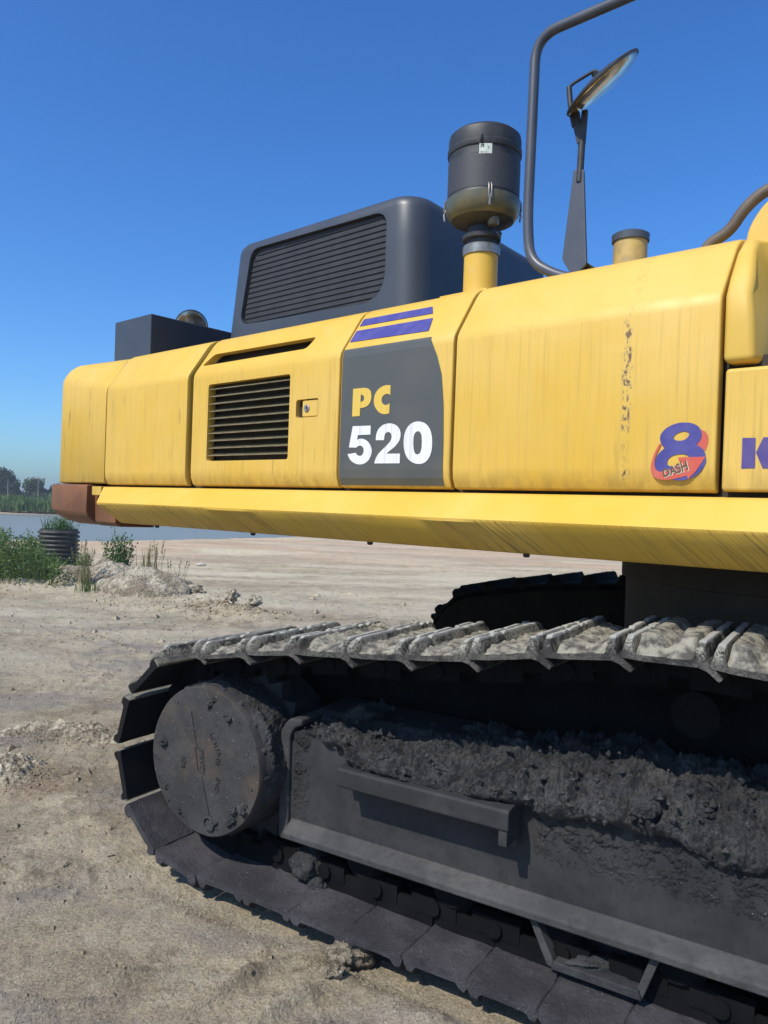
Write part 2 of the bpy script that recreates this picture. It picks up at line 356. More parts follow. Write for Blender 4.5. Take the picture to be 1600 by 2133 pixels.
GL = {
 'P': [[(-1.453,2.032),(-1.391,2.032),(-1.369,2.028),(-1.354,2.017),(-1.348,1.995),(-1.352,1.973),(-1.366,1.958),(-1.387,1.951),(-1.41,1.95),(-1.41,1.918),(-1.454,1.918)],[(-1.408,2.004),(-1.401,2.005),(-1.392,1.999),(-1.388,1.989),(-1.392,1.98),(-1.401,1.976),(-1.409,1.976)]],
 'C': [[(-1.248,2.031),(-1.248,1.992),(-1.256,1.997),(-1.269,1.999),(-1.283,1.995),(-1.292,1.984),(-1.294,1.974),(-1.289,1.962),(-1.277,1.955),(-1.267,1.954),(-1.256,1.957),(-1.25,1.961),(-1.25,1.921),(-1.263,1.918),(-1.279,1.918),(-1.301,1.924),(-1.318,1.938),(-1.332,1.956),(-1.336,1.978),(-1.332,2.0),(-1.318,2.017),(-1.297,2.029),(-1.272,2.034)]],
 'five': [[(-1.448,1.878),(-1.347,1.876),(-1.347,1.84),(-1.418,1.84),(-1.42,1.82),(-1.41,1.825),(-1.39,1.825),(-1.368,1.818),(-1.348,1.802),(-1.336,1.78),(-1.339,1.755),(-1.353,1.735),(-1.376,1.722),(-1.407,1.719),(-1.433,1.725),(-1.457,1.739),(-1.473,1.763),(-1.426,1.768),(-1.42,1.76),(-1.404,1.754),(-1.391,1.756),(-1.382,1.767),(-1.381,1.78),(-1.388,1.793),(-1.402,1.797),(-1.415,1.795),(-1.423,1.789),(-1.466,1.791)]],
 'two': [[(-1.317,1.816),(-1.317,1.836),(-1.308,1.858),(-1.286,1.875),(-1.253,1.882),(-1.222,1.877),(-1.199,1.864),(-1.187,1.844),(-1.187,1.822),(-1.197,1.804),(-1.216,1.786),(-1.24,1.773),(-1.258,1.761),(-1.187,1.76),(-1.187,1.722),(-1.321,1.723),(-1.317,1.737),(-1.305,1.758),(-1.285,1.774),(-1.261,1.791),(-1.241,1.807),(-1.233,1.822),(-1.234,1.836),(-1.243,1.845),(-1.253,1.847),(-1.266,1.843),(-1.271,1.833),(-1.273,1.815)]],
 'zero': [[(-1.094,1.881),(-1.067,1.874),(-1.046,1.856),(-1.034,1.832),(-1.029,1.802),(-1.03,1.77),(-1.039,1.744),(-1.057,1.725),(-1.079,1.718),(-1.106,1.719),(-1.134,1.729),(-1.154,1.747),(-1.167,1.773),(-1.171,1.804),(-1.168,1.837),(-1.156,1.86),(-1.137,1.875),(-1.116,1.881)],[(-1.101,1.845),(-1.091,1.841),(-1.082,1.829),(-1.079,1.801),(-1.08,1.774),(-1.087,1.759),(-1.098,1.754),(-1.11,1.757),(-1.118,1.771),(-1.122,1.799),(-1.121,1.826),(-1.114,1.839)]],
 'red_back': [[(-0.042,1.807),(-0.028,1.802),(-0.019,1.787),(-0.019,1.768),(-0.026,1.745),(-0.042,1.752),(-0.053,1.763),(-0.042,1.774),(-0.039,1.79)]],
 'red_left': [[(-0.155,1.771),(-0.162,1.768),(-0.176,1.741),(-0.186,1.706),(-0.185,1.684),(-0.174,1.668),(-0.159,1.662),(-0.141,1.66),(-0.119,1.662),(-0.086,1.67),(-0.077,1.674),(-0.071,1.662),(-0.067,1.67),(-0.054,1.681),(-0.024,1.728),(-0.104,1.727),(-0.102,1.721),(-0.099,1.717),(-0.091,1.714),(-0.09,1.711),(-0.097,1.705),(-0.116,1.694),(-0.142,1.686),(-0.162,1.685),(-0.173,1.696),(-0.175,1.716),(-0.17,1.736),(-0.16,1.757)]],
 'blue8': [[(-0.085,1.83),(-0.066,1.827),(-0.049,1.818),(-0.04,1.805),(-0.037,1.79),(-0.042,1.774),(-0.053,1.763),(-0.038,1.755),(-0.027,1.742),(-0.024,1.728),(-0.022,1.714),(-0.031,1.693),(-0.044,1.678),(-0.062,1.666),(-0.086,1.659),(-0.11,1.659),(-0.124,1.662),(-0.142,1.685),(-0.162,1.685),(-0.173,1.696),(-0.174,1.719),(-0.164,1.74),(-0.145,1.756),(-0.156,1.767),(-0.161,1.782),(-0.16,1.796),(-0.149,1.811),(-0.13,1.823),(-0.106,1.83)],[(-0.095,1.804),(-0.082,1.804),(-0.074,1.798),(-0.075,1.789),(-0.083,1.78),(-0.097,1.776),(-0.112,1.777),(-0.12,1.783),(-0.119,1.791),(-0.11,1.799)],[(-0.098,1.738),(-0.081,1.736),(-0.072,1.729),(-0.078,1.705),(-0.097,1.703),(-0.118,1.699),(-0.133,1.703),(-0.137,1.711),(-0.134,1.723),(-0.122,1.733)]],
 'K1': [[(0.074,1.779),(0.109,1.778),(0.11,1.694),(0.074,1.693)]],
 'K2': [[(0.111,1.737),(0.129,1.779),(0.169,1.777),(0.15,1.736),(0.173,1.693),(0.13,1.693)]],
 'dash': [(-0.143,1.667),(-0.061,1.691)],
}

# ================================================================ EXCAVATOR
EX = thing('excavator', 'large yellow crawler excavator with black tracks and grey engine hood, parked on the dry dirt', 'excavator', (CX, CY, 0), TT-PI/2)

# ---------------------------------------------------------------- upper body: side panels
def side_b(z):
    if z < 1.66: return 1.5-.03*(1.66-z)/.04
    if z < 2.19: return 1.5
    if z < 2.375: return 1.5-.13*(z-2.19)/.185
    return max(1.2, 1.37-.06*(z-2.375)/.035)
PROF = [(1.455, 1.622), (1.482, 1.628), (1.497, 1.665), (1.5, 1.70), (1.5, 2.165), (1.496, 2.19), (1.484, 2.212), (1.385, 2.355), (1.365, 2.378), (1.335, 2.398), (1.29, 2.41), (1.05, 2.425), (1.05, 2.39), (1.28, 2.375), (1.35, 2.33), (1.455, 2.19), (1.455, 1.65)]
def panel(name, a0, a1, mat, w=.006):
    o = prism(name, B, PROF, a0, a1, mat, EX, w, 3); return o
core = prism('inner_body', B, [(1.43, 1.60), (1.43, 2.17), (1.32, 2.34), (1.05, 2.385), (-1.43, 2.385), (-1.43, 1.60)], -3.46, .0, M['dark'], EX)
# louvred door: panel with cut openings
lou = panel('engine_door', -2.598, -1.541, YS)
def cut(o, F, poly, b0, b1):
    c = slab('cutter', F, poly, b0, b1, M['dark'], None); md = o.modifiers.new('c', 'BOOLEAN'); md.object = c; md.operation = 'DIFFERENCE'; md.solver = 'EXACT'
    return c
G0 = (-2.464, -1.850, 1.748, 2.130)
cs = [cut(lou, B, rrect(*G0, .014), 1.30, 1.60), cut(lou, B, rpoly([(-2.575, 2.238), (-2.53, 2.302), (-1.768, 2.300), (-1.792, 2.243)], .02, 4), 1.25, 1.6),
      cut(lou, B, rrect(-1.806, -1.662, 1.930, 2.010, .012), 1.472, 1.6)]
bake(lou)
for c in cs: bpy.data.objects.remove(c)
dp = panel('model_panel', -1.529, -.950, YS); bake(dp)
bd = panel('side_door', -.936, .002, YX, .007); bake(bd)
cwp = prism('counterweight_side', B, PROF, -3.465, -2.648, YS, EX, .004, 2); bake(cwp)
# grille behind the louvre opening
slab('grille_backing', B, rrect(-2.48, -1.83, 1.73, 2.15, .01), 1.415, 1.44, M['dark'], lou)
fr = [(-2.470, -2.458), (-1.856, -1.844)]
N_SL = 10
for i in range(N_SL):
    z = 1.774+i*.0368
    prism('louvre_lit_edge', B, [(1.480, z-.0005), (1.493, z-.001), (1.494, z+.0028), (1.480, z+.0045)], -2.466, -1.848, M['slat'], lou)  # pale strip paints the sunlit edge of the dark blade behind it
    prism('louvre_blade', B, [(1.440, z+.026), (1.4815, z+.000), (1.4815, z+.004), (1.442, z+.030)], -2.463, -1.851, M['slatdark'], lou)
slab('slot_backing', B, [(-2.6, 2.2), (-2.6, 2.33), (-1.74, 2.33), (-1.74, 2.2)], 1.31, 1.33, M['dark'], lou)
prism('slot_deflector', B, [(1.335, 2.24), (1.435, 2.236), (1.438, 2.243), (1.34, 2.258)], -2.55, -1.79, M['slat'], lou)
lk = slab('door_latch', B, rrect(-1.770, -1.670, 1.934, 2.006, .008), 1.474, 1.494, YP, lou, .003)
slab('latch_recess', B, rrect(-1.806, -1.770, 1.932, 2.008, .004), 1.473, 1.475, M['dark'], lou)
lathe('lock_cylinder', B(-1.740, 1.494, 1.970), [(.0, 0), (.017, 0), (.017, .003), (.012, .005), (.010, .004), (.0, .004)], M['steel'], lk, 24, axis=(*NB, 0))
box('keyhole', B, -1.7425, -1.7375, 1.498, 1.4995, 1.963, 1.977, M['dark'], lk, 0)

# films on the model panel
def onside(off=.0015):
    return lambda a, z: B(a, side_b(z)+off, z)
D = [(-1.526, 2.190), (-1.058, 2.190), (-1.042, 2.16), (-1.022, 2.125), (-.998, 2.054), (-.984, 1.94), (-.978, 1.80), (-.977, 1.640), (-1.524, 1.640)]
def wrapfilm(name, quad, mat, parent, off):
    """quad film wrapped on the side profile, split in z so that it follows the bend"""
    V = []; Fc = []; n = 12
    (l0, z0), (r0, z1), (r1, z2), (l1, z3) = quad
    for i in range(n+1):
        t = i/n; L = (l0+(l1-l0)*t, z0+(z3-z0)*t); R = (r0+(r1-r0)*t, z1+(z2-z1)*t)
        V += [B(L[0], side_b(L[1])+off, L[1]), B(R[0], side_b(R[1])+off, R[1])]
    for i in range(n): Fc.append((2*i, 2*i+1, 2*i+3, 2*i+2))
    return mk(name, V, Fc, mat, parent)
# the black field, in horizontal bands so that it follows the panel
V = []; Fc = []
rt = [(1.636, -.977), (1.665, -.977), (1.70, -.977), (1.80, -.978), (1.94, -.984), (2.054, -.998), (2.125, -1.022), (2.165, -1.042), (2.19, -1.056), (2.202, -1.060)]
def pb(z):
    q = [(z_, b_) for b_, z_ in PROF[:10]]
    for (za, ba), (zb, bb) in zip(q, q[1:]):
        if za <= z <= zb: return ba+(bb-ba)*(z-za)/(zb-za)
    return 1.5
for z, a in rt: V += [B(-1.522, pb(z)+.0018, z), B(a, pb(z)+.0018, z)]
for i in range(len(rt)-1): Fc.append((2*i, 2*i+1, 2*i+3, 2*i+2))
film = mk('model_decal', V, Fc, M['decal'], dp)
for q in ([(-1.556+.04, 2.238), (-1.090, 2.232), (-1.104, 2.292), (-1.515, 2.293)], [(-1.514, 2.315), (-1.118, 2.315), (-1.140, 2.350), (-1.512, 2.350)]):
    V = []; n = 8
    for i in range(n+1):
        t = i/n; L = [q[0][k]+(q[3][k]-q[0][k])*t for k in (0, 1)]; R = [q[1][k]+(q[2][k]-q[1][k])*t for k in (0, 1)]
        V += [B(L[0], pb(L[1])+.003, L[1]), B(R[0], pb(R[1])+.003, R[1])]
    mk('decal_stripe', V, [(2*i, 2*i+1, 2*i+3, 2*i+2) for i in range(n)], M['blue'], dp)
off = lambda d: (lambda a, z: B(a, 1.5+d, z))
flat('letter', GL['P'], off(.0035), M['ylet'], dp); flat('letter', GL['C'], off(.0035), M['ylet'], dp)
for k in ('five', 'two', 'zero'): flat('numeral', GL[k], off(.0035), M['white'], dp)
em = flat('emblem_swoosh', GL['red_back'], off(.0012), M['red'], bd)
flat('emblem_numeral', GL['blue8'], off(.0024), M['blue'], bd)
flat('emblem_arrow', GL['red_left'], off(.0036), M['red'], bd)
(ax0, az0), (ax1, az1) = GL['dash']; ang = math.atan2(az1-az0, ax1-ax0); ca, sa = math.cos(ang), math.sin(ang)
def dmap(d, dx=0, dz=0):
    def f(x, y):
        g = 1+.9*(x/.11)*.55; y2 = y*g; x2 = x
        return B(ax0-.002+x2*ca-y2*sa+dx, 1.5+d, az0+.002+x2*sa+y2*ca+dz)
    return f
text('emblem_word_edge', 'DASH', .030, .0016, dmap(.0046, .0012, -.0012), M['pale'], bd)
text('emblem_word', 'DASH', .030, .0011, dmap(.0054), M['brown'], bd)

# ---------------------------------------------------------------- front right: tank with lower panel
KP = slab('lower_tank_panel', B, rrect(.020, 1.35, 1.628, 1.978, .012), 1.40, 1.5, YS, EX, .010, 3)
flat('letter', GL['K1'], off(.0015), M['purple'], KP, False); flat('letter', GL['K2'], off(.0015), M['purple'], KP, False)
text('letter', 'OMATSU', .118, .006, lambda x, y: B(.235+x, 1.5015, 1.768+y), M['purple'], KP)
box('tank_gap_liner', B, .0, 1.3, 1.2, 1.44, 1.60, 2.02, M['dark'], EX, 0)
# upper cover: tapering rounded block
def loft(name, rings, mat, parent, w=0, seg=3, ang=35):
    n = len(rings[0]); V = [p for r in rings for p in r]; Fc = []
    for i in range(len(rings)-1):
        for k in range(n): Fc.append((i*n+k, i*n+(k+1) % n, (i+1)*n+(k+1) % n, (i+1)*n+k))
    Fc += [tuple(range(n)), tuple((len(rings)-1)*n+k for k in range(n))]
    o = mk(name, V, Fc, mat, parent)
    if w: bev(o, w, seg)
    return sm(o, ang)
tk = [(1.5, 1.995, .094), (1.5, 2.13, .086), (1.5, 2.19, .080), (1.47, 2.25, .076), (1.41, 2.34, .064), (1.36, 2.385, .056), (1.28, 2.402, .05)]
V = []
for b, z, a in tk: V.append(B(.010, b, z))
V += [B(.010, .7, 2.402), B(.010, .7, 1.995)]
for b, z, a in tk: V.append(B(a, b, z))
V += [B(.17, .7, 2.402), B(.22, .7, 1.995)]
n = len(tk)+2
tkc = mk('tank_cover', V, [tuple(range(n)), tuple(range(n, 2*n))]+[(k, (k+1) % n, n+(k+1) % n, n+k) for k in range(n)], YP, EX); bev(tkc, .022, 4, 30); bake(tkc, 50)
# broad yellow guard behind the tank cover
gp = rpoly([(-.03, 2.36), (-.03, 2.47), (.02, 2.55), (.12, 2.60), (.9, 2.62), (.9, 2.36)], .04, 5)
slab('walkway_guard', B, gp, 1.0, 1.2, YP, EX, .01, 3)
tube('grab_rail', smooth_path([B(-.17, 1.2, 2.40), B(-.145, 1.2, 2.45), B(-.08, 1.2, 2.478), B(-.035, 1.2, 2.545), B(.03, 1.2, 2.590), B(.5, 1.2, 2.60)], .05), .019, M['tubebrown'], EX)

# ---------------------------------------------------------------- skirt along the bottom edge
SK = [(1.455, 1.613), (1.5, 1.610), (1.513, 1.600), (1.612, 1.528), (1.620, 1.519), (1.617, 1.508), (1.50, 1.412), (1.488, 1.406), (1.30, 1.406), (1.30, 1.60)]
def sshift(b, z, t): return (1-t)*((1.5-b)*-1.0 if z > 1.5 else (.20-(b-1.5)*.6 if b > 1.45 else .2)) if t == 0 else 0
V = []; Fc = []; n = len(SK)
ends = {0: -3.47, 1: -3.47, 2: -3.455, 3: -3.335, 4: -3.327, 5: -3.322, 6: -3.275, 7: -3.27, 8: -3.27, 9: -3.47}
na = 46
for i in range(na+1):
    for k, (b, z) in enumerate(SK):
        a = ends[k]+(1.3-ends[k])*i/na; wob = .0022*math.sin(a*2.3)+.0015*math.sin(a*5.1+k)
        V.append(B(a, b+wob*(1 if k in (3, 4, 5) else .4), z))
for i in range(na):
    for k in range(n): Fc.append((i*n+k, i*n+(k+1) % n, (i+1)*n+(k+1) % n, (i+1)*n+k))
Fc += [tuple(range(n)), tuple(na*n+k for k in range(n))]
skirt = sm(mk('side_skirt', V, Fc, YU, EX), 40)
for a in (-2.92, -2.1, -1.35, -.62): lathe('drain_bolt', B(a, 1.48, 1.406), [(0, 0), (.012, 0), (.012, -.008), (.008, -.012), (0, -.012)], M['dark'], skirt, 10)

# ---------------------------------------------------------------- counterweight
def cw_rings(a_s, a_e, R, prof_top, z0, bmax, nb=9, chamf=0, full=False):
    """cross sections in (b, z) that shrink towards the rear with a rounded corner"""
    rings = []
    ts = [0]+[i/nb for i in range(nb+1)]
    for j, t in enumerate(ts):
        if j == 0: a = a_s; ins = 0
        else:
            th = t*PI/2; a = a_e+R-R*math.sin(th); ins = R*(1-math.cos(th))
        ring = []
        P_ = prof_top
        if full and j > 0:
            P_ = list(prof_top); P_[3:9] = [(1.5, 2.245), (1.497, 2.285), (1.485, 2.315), (1.46, 2.35), (1.42, 2.38), (1.36, 2.398)]
        for (b, z) in P_: ring.append((a, max(b-ins, -1.4+ins) if b > 0 else b+ins, z-(ins*.42 if z > z0+.3 else 0)+(chamf*ins if z <= z0+.08 else 0)))
        rings.append([B(*p) for p in ring])
    return rings
cwt = [(1.40, 1.63), (1.493, 1.632), (1.5, 1.64), (1.5, 2.16), (1.494, 2.19), (1.478, 2.215), (1.42, 2.30), (1.375, 2.365), (1.33, 2.392), (1.27, 2.405), (.6, 2.42), (-1.27, 2.405), (-1.5, 2.17), (-1.5, 1.63)]
cw = loft('counterweight', cw_rings(-3.472, -4.275, .32, cwt, 1.63, 1.5, full=True), YS, EX, 0, ang=50)
bp = [(1.28, 1.375), (1.40, 1.379), (1.465, 1.398), (1.505, 1.43), (1.52, 1.46), (1.52, 1.616), (1.515, 1.622), (-1.5, 1.622), (-1.5, 1.44), (-1.42, 1.375)]
rings = []
for a, ins, zl in ((-3.635, 0, 0), (-3.95, 0, 0), (-4.05, .015, .02), (-4.12, .045, .055), (-4.165, .10, .10), (-4.19, .2, .15)):
    rings.append([B(a-.06*(a < -4), (b-ins if b > 0 else b+ins), (z+zl if z < 1.45 else z)) for b, z in bp])
cb = loft('counterweight_base', rings, M['rust'], cw, .006, 2, 40)
bp2 = [(1.2, 1.375), (1.42, 1.378), (1.46, 1.40), (1.47, 1.60), (1.2, 1.60)]
prism('counterweight_belly', B, bp2, -3.64, -3.40, M['rust'], cw, .006)
prism('mounting_bracket', B, [(1.45, 1.56), (1.505, 1.56), (1.505, 1.612), (1.45, 1.612)], -3.60, -3.49, YP, cw, .003)
lathe('lifting_eye', B(-4.085, 1.36, 1.735), [(0, 0), (.05, 0), (.05, .02), (.03, .025), (0, .025)], M['dark'], cw, 24, axis=(-UB[0]*.75+NB[0]*.65, -UB[1]*.75+NB[1]*.65, 0))

# revolving frame and underside
box('revolving_frame', B, -3.45, 2.0, -1.40, 1.30, 1.425, 1.60, M['dark'], EX, .01)
lathe('swing_bearing', (CX, CY, 1.0), [(0, 0), (.84, 0), (.84, .275), (.86, .28), (.86, .43), (0, .43)], M['dark'], EX, 72)

# ---------------------------------------------------------------- engine hood
hb = [(.95, 2.38), (.955, 2.6), (.948, 3.02), (.935, 3.06), (.90, 3.082), (.70, 3.10), (.2, 3.09), (-.25, 3.05), (-.34, 3.0), (-.36, 2.38)]
HR = .13
hp = []
def hood_ring(z, s=0., top=0.):
    """plan outline of the hood at height z"""
    lean = (z-2.38)/.70
    al = -3.125+.10*lean+s; ar = -1.60-.02*lean-s; b1 = .95-s; b0 = -.36+s
    R_ = .13; out = []
    for cx, cb_, t0, R in ((ar-R_, b1-R_, 0, R_), (al+.10, b1-.10, PI/2, .10), (al+.10, b0+.10, PI, .10), (ar-R_, b0+R_, 3*PI/2, R_)):
        for i in range(7): t = t0+PI/2*i/6; out.append((cx+R*math.cos(t), cb_+R*math.sin(t)))
    return out
rings = []
for z, s in ((2.36, 0), (2.6, 0), (2.85, 0), (3.03, 0), (3.058, .006), (3.082, .022), (3.098, .05), (3.108, .10)):
    rings.append([B(a, b, z-(.06*max(0, .95-b)/1.3 if z > 2.9 else 0)) for a, b in hood_ring(z, s)])
hood = loft('engine_hood', rings, M['black'], EX, 0, ang=60)
HO = rpoly([(-2.955, 2.60), (-2.862, 3.036), (-1.800, 3.020), (-1.800, 2.575)], [.085, .07, .085, .16], 8)
c = slab('cutter', B, HO, .905, 1.1, M['dark'], None); md = hood.modifiers.new('c', 'BOOLEAN'); md.object = c; md.operation = 'DIFFERENCE'; md.solver = 'EXACT'
bake(hood, 50); bpy.data.objects.remove(c)
slab('grille_mesh', B, rpoly([(-2.95, 2.605), (-2.858, 3.03), (-1.805, 3.015), (-1.805, 2.58)], [.085, .07, .085, .16], 8), .906, .926, M['grilleb'], hood)
for i in range(14):
    z = 2.605+i*.030; al = -2.945+(z-2.6)*.19; ar = -1.808
    if i < 3: ar -= [.10, .045, .012][i]; al += [.045, .01, 0][i]
    if i > 11: al += [.02, .045][i-12]; ar -= [.01, .03][i-12]
    prism('grille_slat', B, [(.924, z+.004), (.931, z+.001), (.9325, z+.003), (.925, z+.009)], al, ar, M['grille'], hood, .0005, 1)
# low step of the hood running towards the tank
prism('hood_rear_deck', B, [(.9, 2.40), (.9, 2.44), (-.3, 2.46), (-.3, 2.40)], -1.6, -.1, M['black'], EX, .01)
# long sloping cowl from the hood to the right in the photograph
# ---------------------------------------------------------------- box on the counterweight
box('toolbox', B, -3.947, -3.514, .56, 1.20, 2.40, 2.698, M['black'], EX, .006)
# rear view mirror behind the box
def mirror(name, c, n, r, parent, th=.018, bulge=.02):
    n = Vector(n).normalized(); c = Vector(c)
    g = lathe(name, c, [(0, -th), (r*.6, -th*.9), (r*.96, -.004), (r, 0), (r, .006), (r*.965, .008), (r*.96, .003), (0, .003)], M['rubber'], parent, 48, axis=n)
    pr = [(r*.96*math.cos(t), .004+bulge*math.sin(t)) for t in [PI/2*i/10 for i in range(11)]]
    lathe('mirror_glass', c, pr, M['mirror'], g, 48, axis=n, ang=80)
    return g
mc = B(-4.12, .50, 2.835)
v = (Vector((0, 0, EYE))-mc).normalized()
m2 = mirror('rear_mirror', mc, v+Vector((.20, 0, -.12)), .122, EX)
tube('mirror_bracket', [mc-v*.02+Vector((0, 0, -.02)), mc-v*.05+Vector((.05, 0, -.12)), mc-v*.05+Vector((.05, 0, -.46))], .009, M['rubber'], m2, 8)

# ---------------------------------------------------------------- intake pre-cleaner and pipe
pc = B(-1.085, 1.15, 0)
def at(z): return (pc.x, pc.y, z)
pipe = lathe('intake_pipe', at(2.38), [(.070, 0), (.070, .222), (0, .222)], YP, EX, 36)
slab('pipe_flange', B, [(-1.225, 2.425), (-1.225, 2.437), (-.99, 2.437), (-.99, 2.425)], 1.08, 1.24, YP, pipe, .002)
lathe('hose_clamp', at(2.598), [(.071, 0), (.076, .002), (.078, .035), (.074, .040), (0, .040)], M['steel'], pipe, 36)
cl = lathe('air_precleaner', at(2.63), [(.062, 0), (.062, .03), (.078, .034), (.080, .05), (.062, .056), (.058, .085), (.09, .095), (.128, .112), (.146, .14), (.151, .175), (.151, .188), (.149, .190), (.147, .194), (.147, .37), (.151, .372), (.153, .376), (.153, .395), (.148, .40), (.150, .43), (.146, .452), (.130, .466), (.10, .472), (0, .474)], M['rubber'], EX, 56, ang=30)
bowl = lathe('dust_bowl', at(2.63), [(.060, .088), (.094, .098), (.132, .114), (.150, .14), (.154, .175), (.154, .190), (.150, .190)], plain('smoky_bowl_plastic', (.085, .09, .055), (.15, .115, .055), .3, 9), cl, 56, ang=60)
# perforated band: rows of small raised strips
pm_ = Mat('perforated_band', .6); vv = pm_.vor(pm_.pos(), 300); pm_.col(pm_.mix(pm_.ramp(vv, .25, .5), (.020, .020, .023), (.045, .045, .05))); pm_.bump(vv, .3, .002)
lathe('mesh_band', at(2.832), [(.1472, 0), (.1485, .001), (.1485, .139), (.1472, .14)], pm_.m, cl, 56)
tov = Vector((-pc.x, -pc.y, 0)).normalized()
def around(ang, r, z): d = Matrix.Rotation(ang, 3, 'Z') @ tov; return Vector((pc.x, pc.y, 0))+d*r+Vector((0, 0, z))
for an in (.13, 1.75, -1.75, 3.1):
    tube('spring_clip', [around(an, .158, 2.785), around(an, .162, 2.80), around(an, .160, 2.83), around(an, .150, 2.845)], .003, M['steel'], cl, 6)
    tube('spring_clip', [around(an+.07, .158, 2.785), around(an+.07, .162, 2.80), around(an+.07, .160, 2.83), around(an+.07, .150, 2.845)], .003, M['steel'], cl, 6)
    tube('spring_clip', [around(an+.035, .154, 2.80), around(an+.035, .162, 2.78), around(an+.035, .158, 2.755)], .0045, M['steel'], cl, 6)
tube('band_catch', [around(-.1, .151, 3.005), around(-.1, .158, 3.01), around(-.1, .158, 3.03), around(-.1, .150, 3.035)], .005, M['rubber'], cl, 6)
def cyl_patch(name, a0, a1, z0, z1, r, mat, parent):
    V = []; n = 8
    for i in range(n+1):
        t = a0+(a1-a0)*i/n; V += [around(t, r, z0), around(t, r, z1)]
    return mk(name, V, [(2*i, 2*i+2, 2*i+3, 2*i+1) for i in range(n)], mat, parent)
stk = plain('paper_sticker', (.55, .60, .52), (.42, .46, .40), .6, 60)
cyl_patch('sticker', -.15, .19, 2.972-.012, 3.000, .1495, stk, cl)
def cylmap(t0, z0, r): return lambda x, y: around(t0+x/.15, r, z0+y)
text('sticker_print', '3B', .016, .0003, cylmap(-.13+.0, 2.985, .1500), M['dark'], cl)
text('sticker_print', '1.', .014, .0004, cylmap(.06, 2.979, .1500), M['dark'], cl)
text('sticker_print', '8887 4100 111', .006, 0, cylmap(-.12, 2.963, .1500), M['dark'], cl)
tube('clamp_bolt', [around(.9, .075, 2.668), around(.75, .105, 2.668)], .010, M['rubber'], cl, 8)
lathe('drain_cup', around(.55, .085, 2.715), [(0, -.012), (.02, -.012), (.024, .0), (.024, .02), (0, .02)], bowl.data.materials[0], cl, 16)

# ---------------------------------------------------------------- hand rail, mirror post, filler neck
rp = [(-.60, 2.395), (-.668, 2.424), (-.745, 2.475), (-.797, 2.565), (-.806, 2.68), (-.801, 3.20), (-.797, 3.335), (-.70, 3.352), (-.30, 3.352)]
tube('hand_rail', smooth_path([B(-.56, 1.25, 2.39), B(-.668, 1.25, 2.424), B(-.790, 1.25, 2.50), B(-.806, 1.25, 2.66), B(-.798, 1.25, 3.352), B(.35, 1.25, 3.352), B(.40, 1.25, 2.40)], .10, 8), .0195, M['tube'], EX, 18)
def plate(name, poly, b, th, mat, parent, w=.003): return slab(name, B, poly, b-th/2, b+th/2, mat, parent, w)
po = plate('mirror_post', rpoly([(-.651, 2.480), (-.617, 2.800), (-.577, 2.790), (-.552, 2.445), (-.604, 2.405)], .006, 2), 1.25, .012, M['tube'], EX)
mk('post_foot', [B(-.648, 1.256, 2.484), B(-.552, 1.256, 2.452), B(-.57, 1.20, 2.41), B(-.50, 1.17, 2.41), B(-.648, 1.244, 2.484), B(-.552, 1.244, 2.452), B(-.60, 1.19, 2.395), B(-.52, 1.16, 2.395)], [(0, 1, 3, 2), (4, 5, 7, 6), (0, 1, 5, 4), (2, 3, 7, 6), (0, 2, 6, 4), (1, 3, 7, 5)], M['tube'], po)
tube('post_rod', [B(-.594, 1.25, 2.75), B(-.590, 1.25, 2.90)], .0125, M['rubber'], po, 12)
plate('mirror_fork', [(-.607, 2.890), (-.578, 2.884), (-.572, 3.005), (-.592, 3.008), (-.598, 2.96), (-.606, 3.01), (-.640, 3.012)], 1.25, .014, M['rubber'], po, .002)
mcn = B(-.522, 1.25, 3.084)
vd = (mcn-Vector((0, 0, EYE))).normalized(); major = Vector((.70, .0, .70)); major = (major-vd*major.dot(vd)).normalized()
minor = vd.cross(major).normalized()
if minor.z > 0: minor = -minor
nrm = (minor*.986-vd*.165).normalized()
mr = mirror('side_mirror', mcn, nrm, .150, EX, .02, .028)
bk = mcn-nrm*.03
tube('mirror_arm', smooth_path([B(-.632, 1.25, 3.00), B(-.645, 1.25, 3.06), B(-.652, 1.25, 3.115), B(-.60, 1.25, 3.128), B(-.545, 1.25, 3.140), mcn-nrm*.018+major*.01], .02, 4), .006, M['rubber'], mr, 8)
tube('mirror_strap', smooth_path([B(-.622, 1.25, 2.96), B(-.638, 1.25, 3.02), B(-.646, 1.25, 3.075), B(-.650, 1.25, 3.112)], .02, 4), .010, M['rubber'], mr, 8)
lathe('pivot_knob', mcn-nrm*.014, [(0, -.03), (.012, -.03), (.012, 0), (0, 0)], M['rubber'], mr, 10, axis=nrm)
fn = B(-.46, 1.1, 0)
nk = lathe('filler_neck', (fn.x, fn.y, 2.40), [(.060, 0), (.060, .150), (0, .150)], plain('dull_yellow_paint', (.50, .34, .10), (.28, .21, .10), .6, 12), EX, 32)  # neck yellow mottled with duller brown
lathe('filler_cap', (fn.x, fn.y, 2.545), [(.060, 0), (.066, .002), (.067, .026), (.058, .032), (0, .034)], M['tube'], nk, 32)
tube('cap_handle', [Vector((fn.x-.02, fn.y, 2.582)), Vector((fn.x+.03, fn.y, 2.580))], .006, M['tube'], nk, 6)

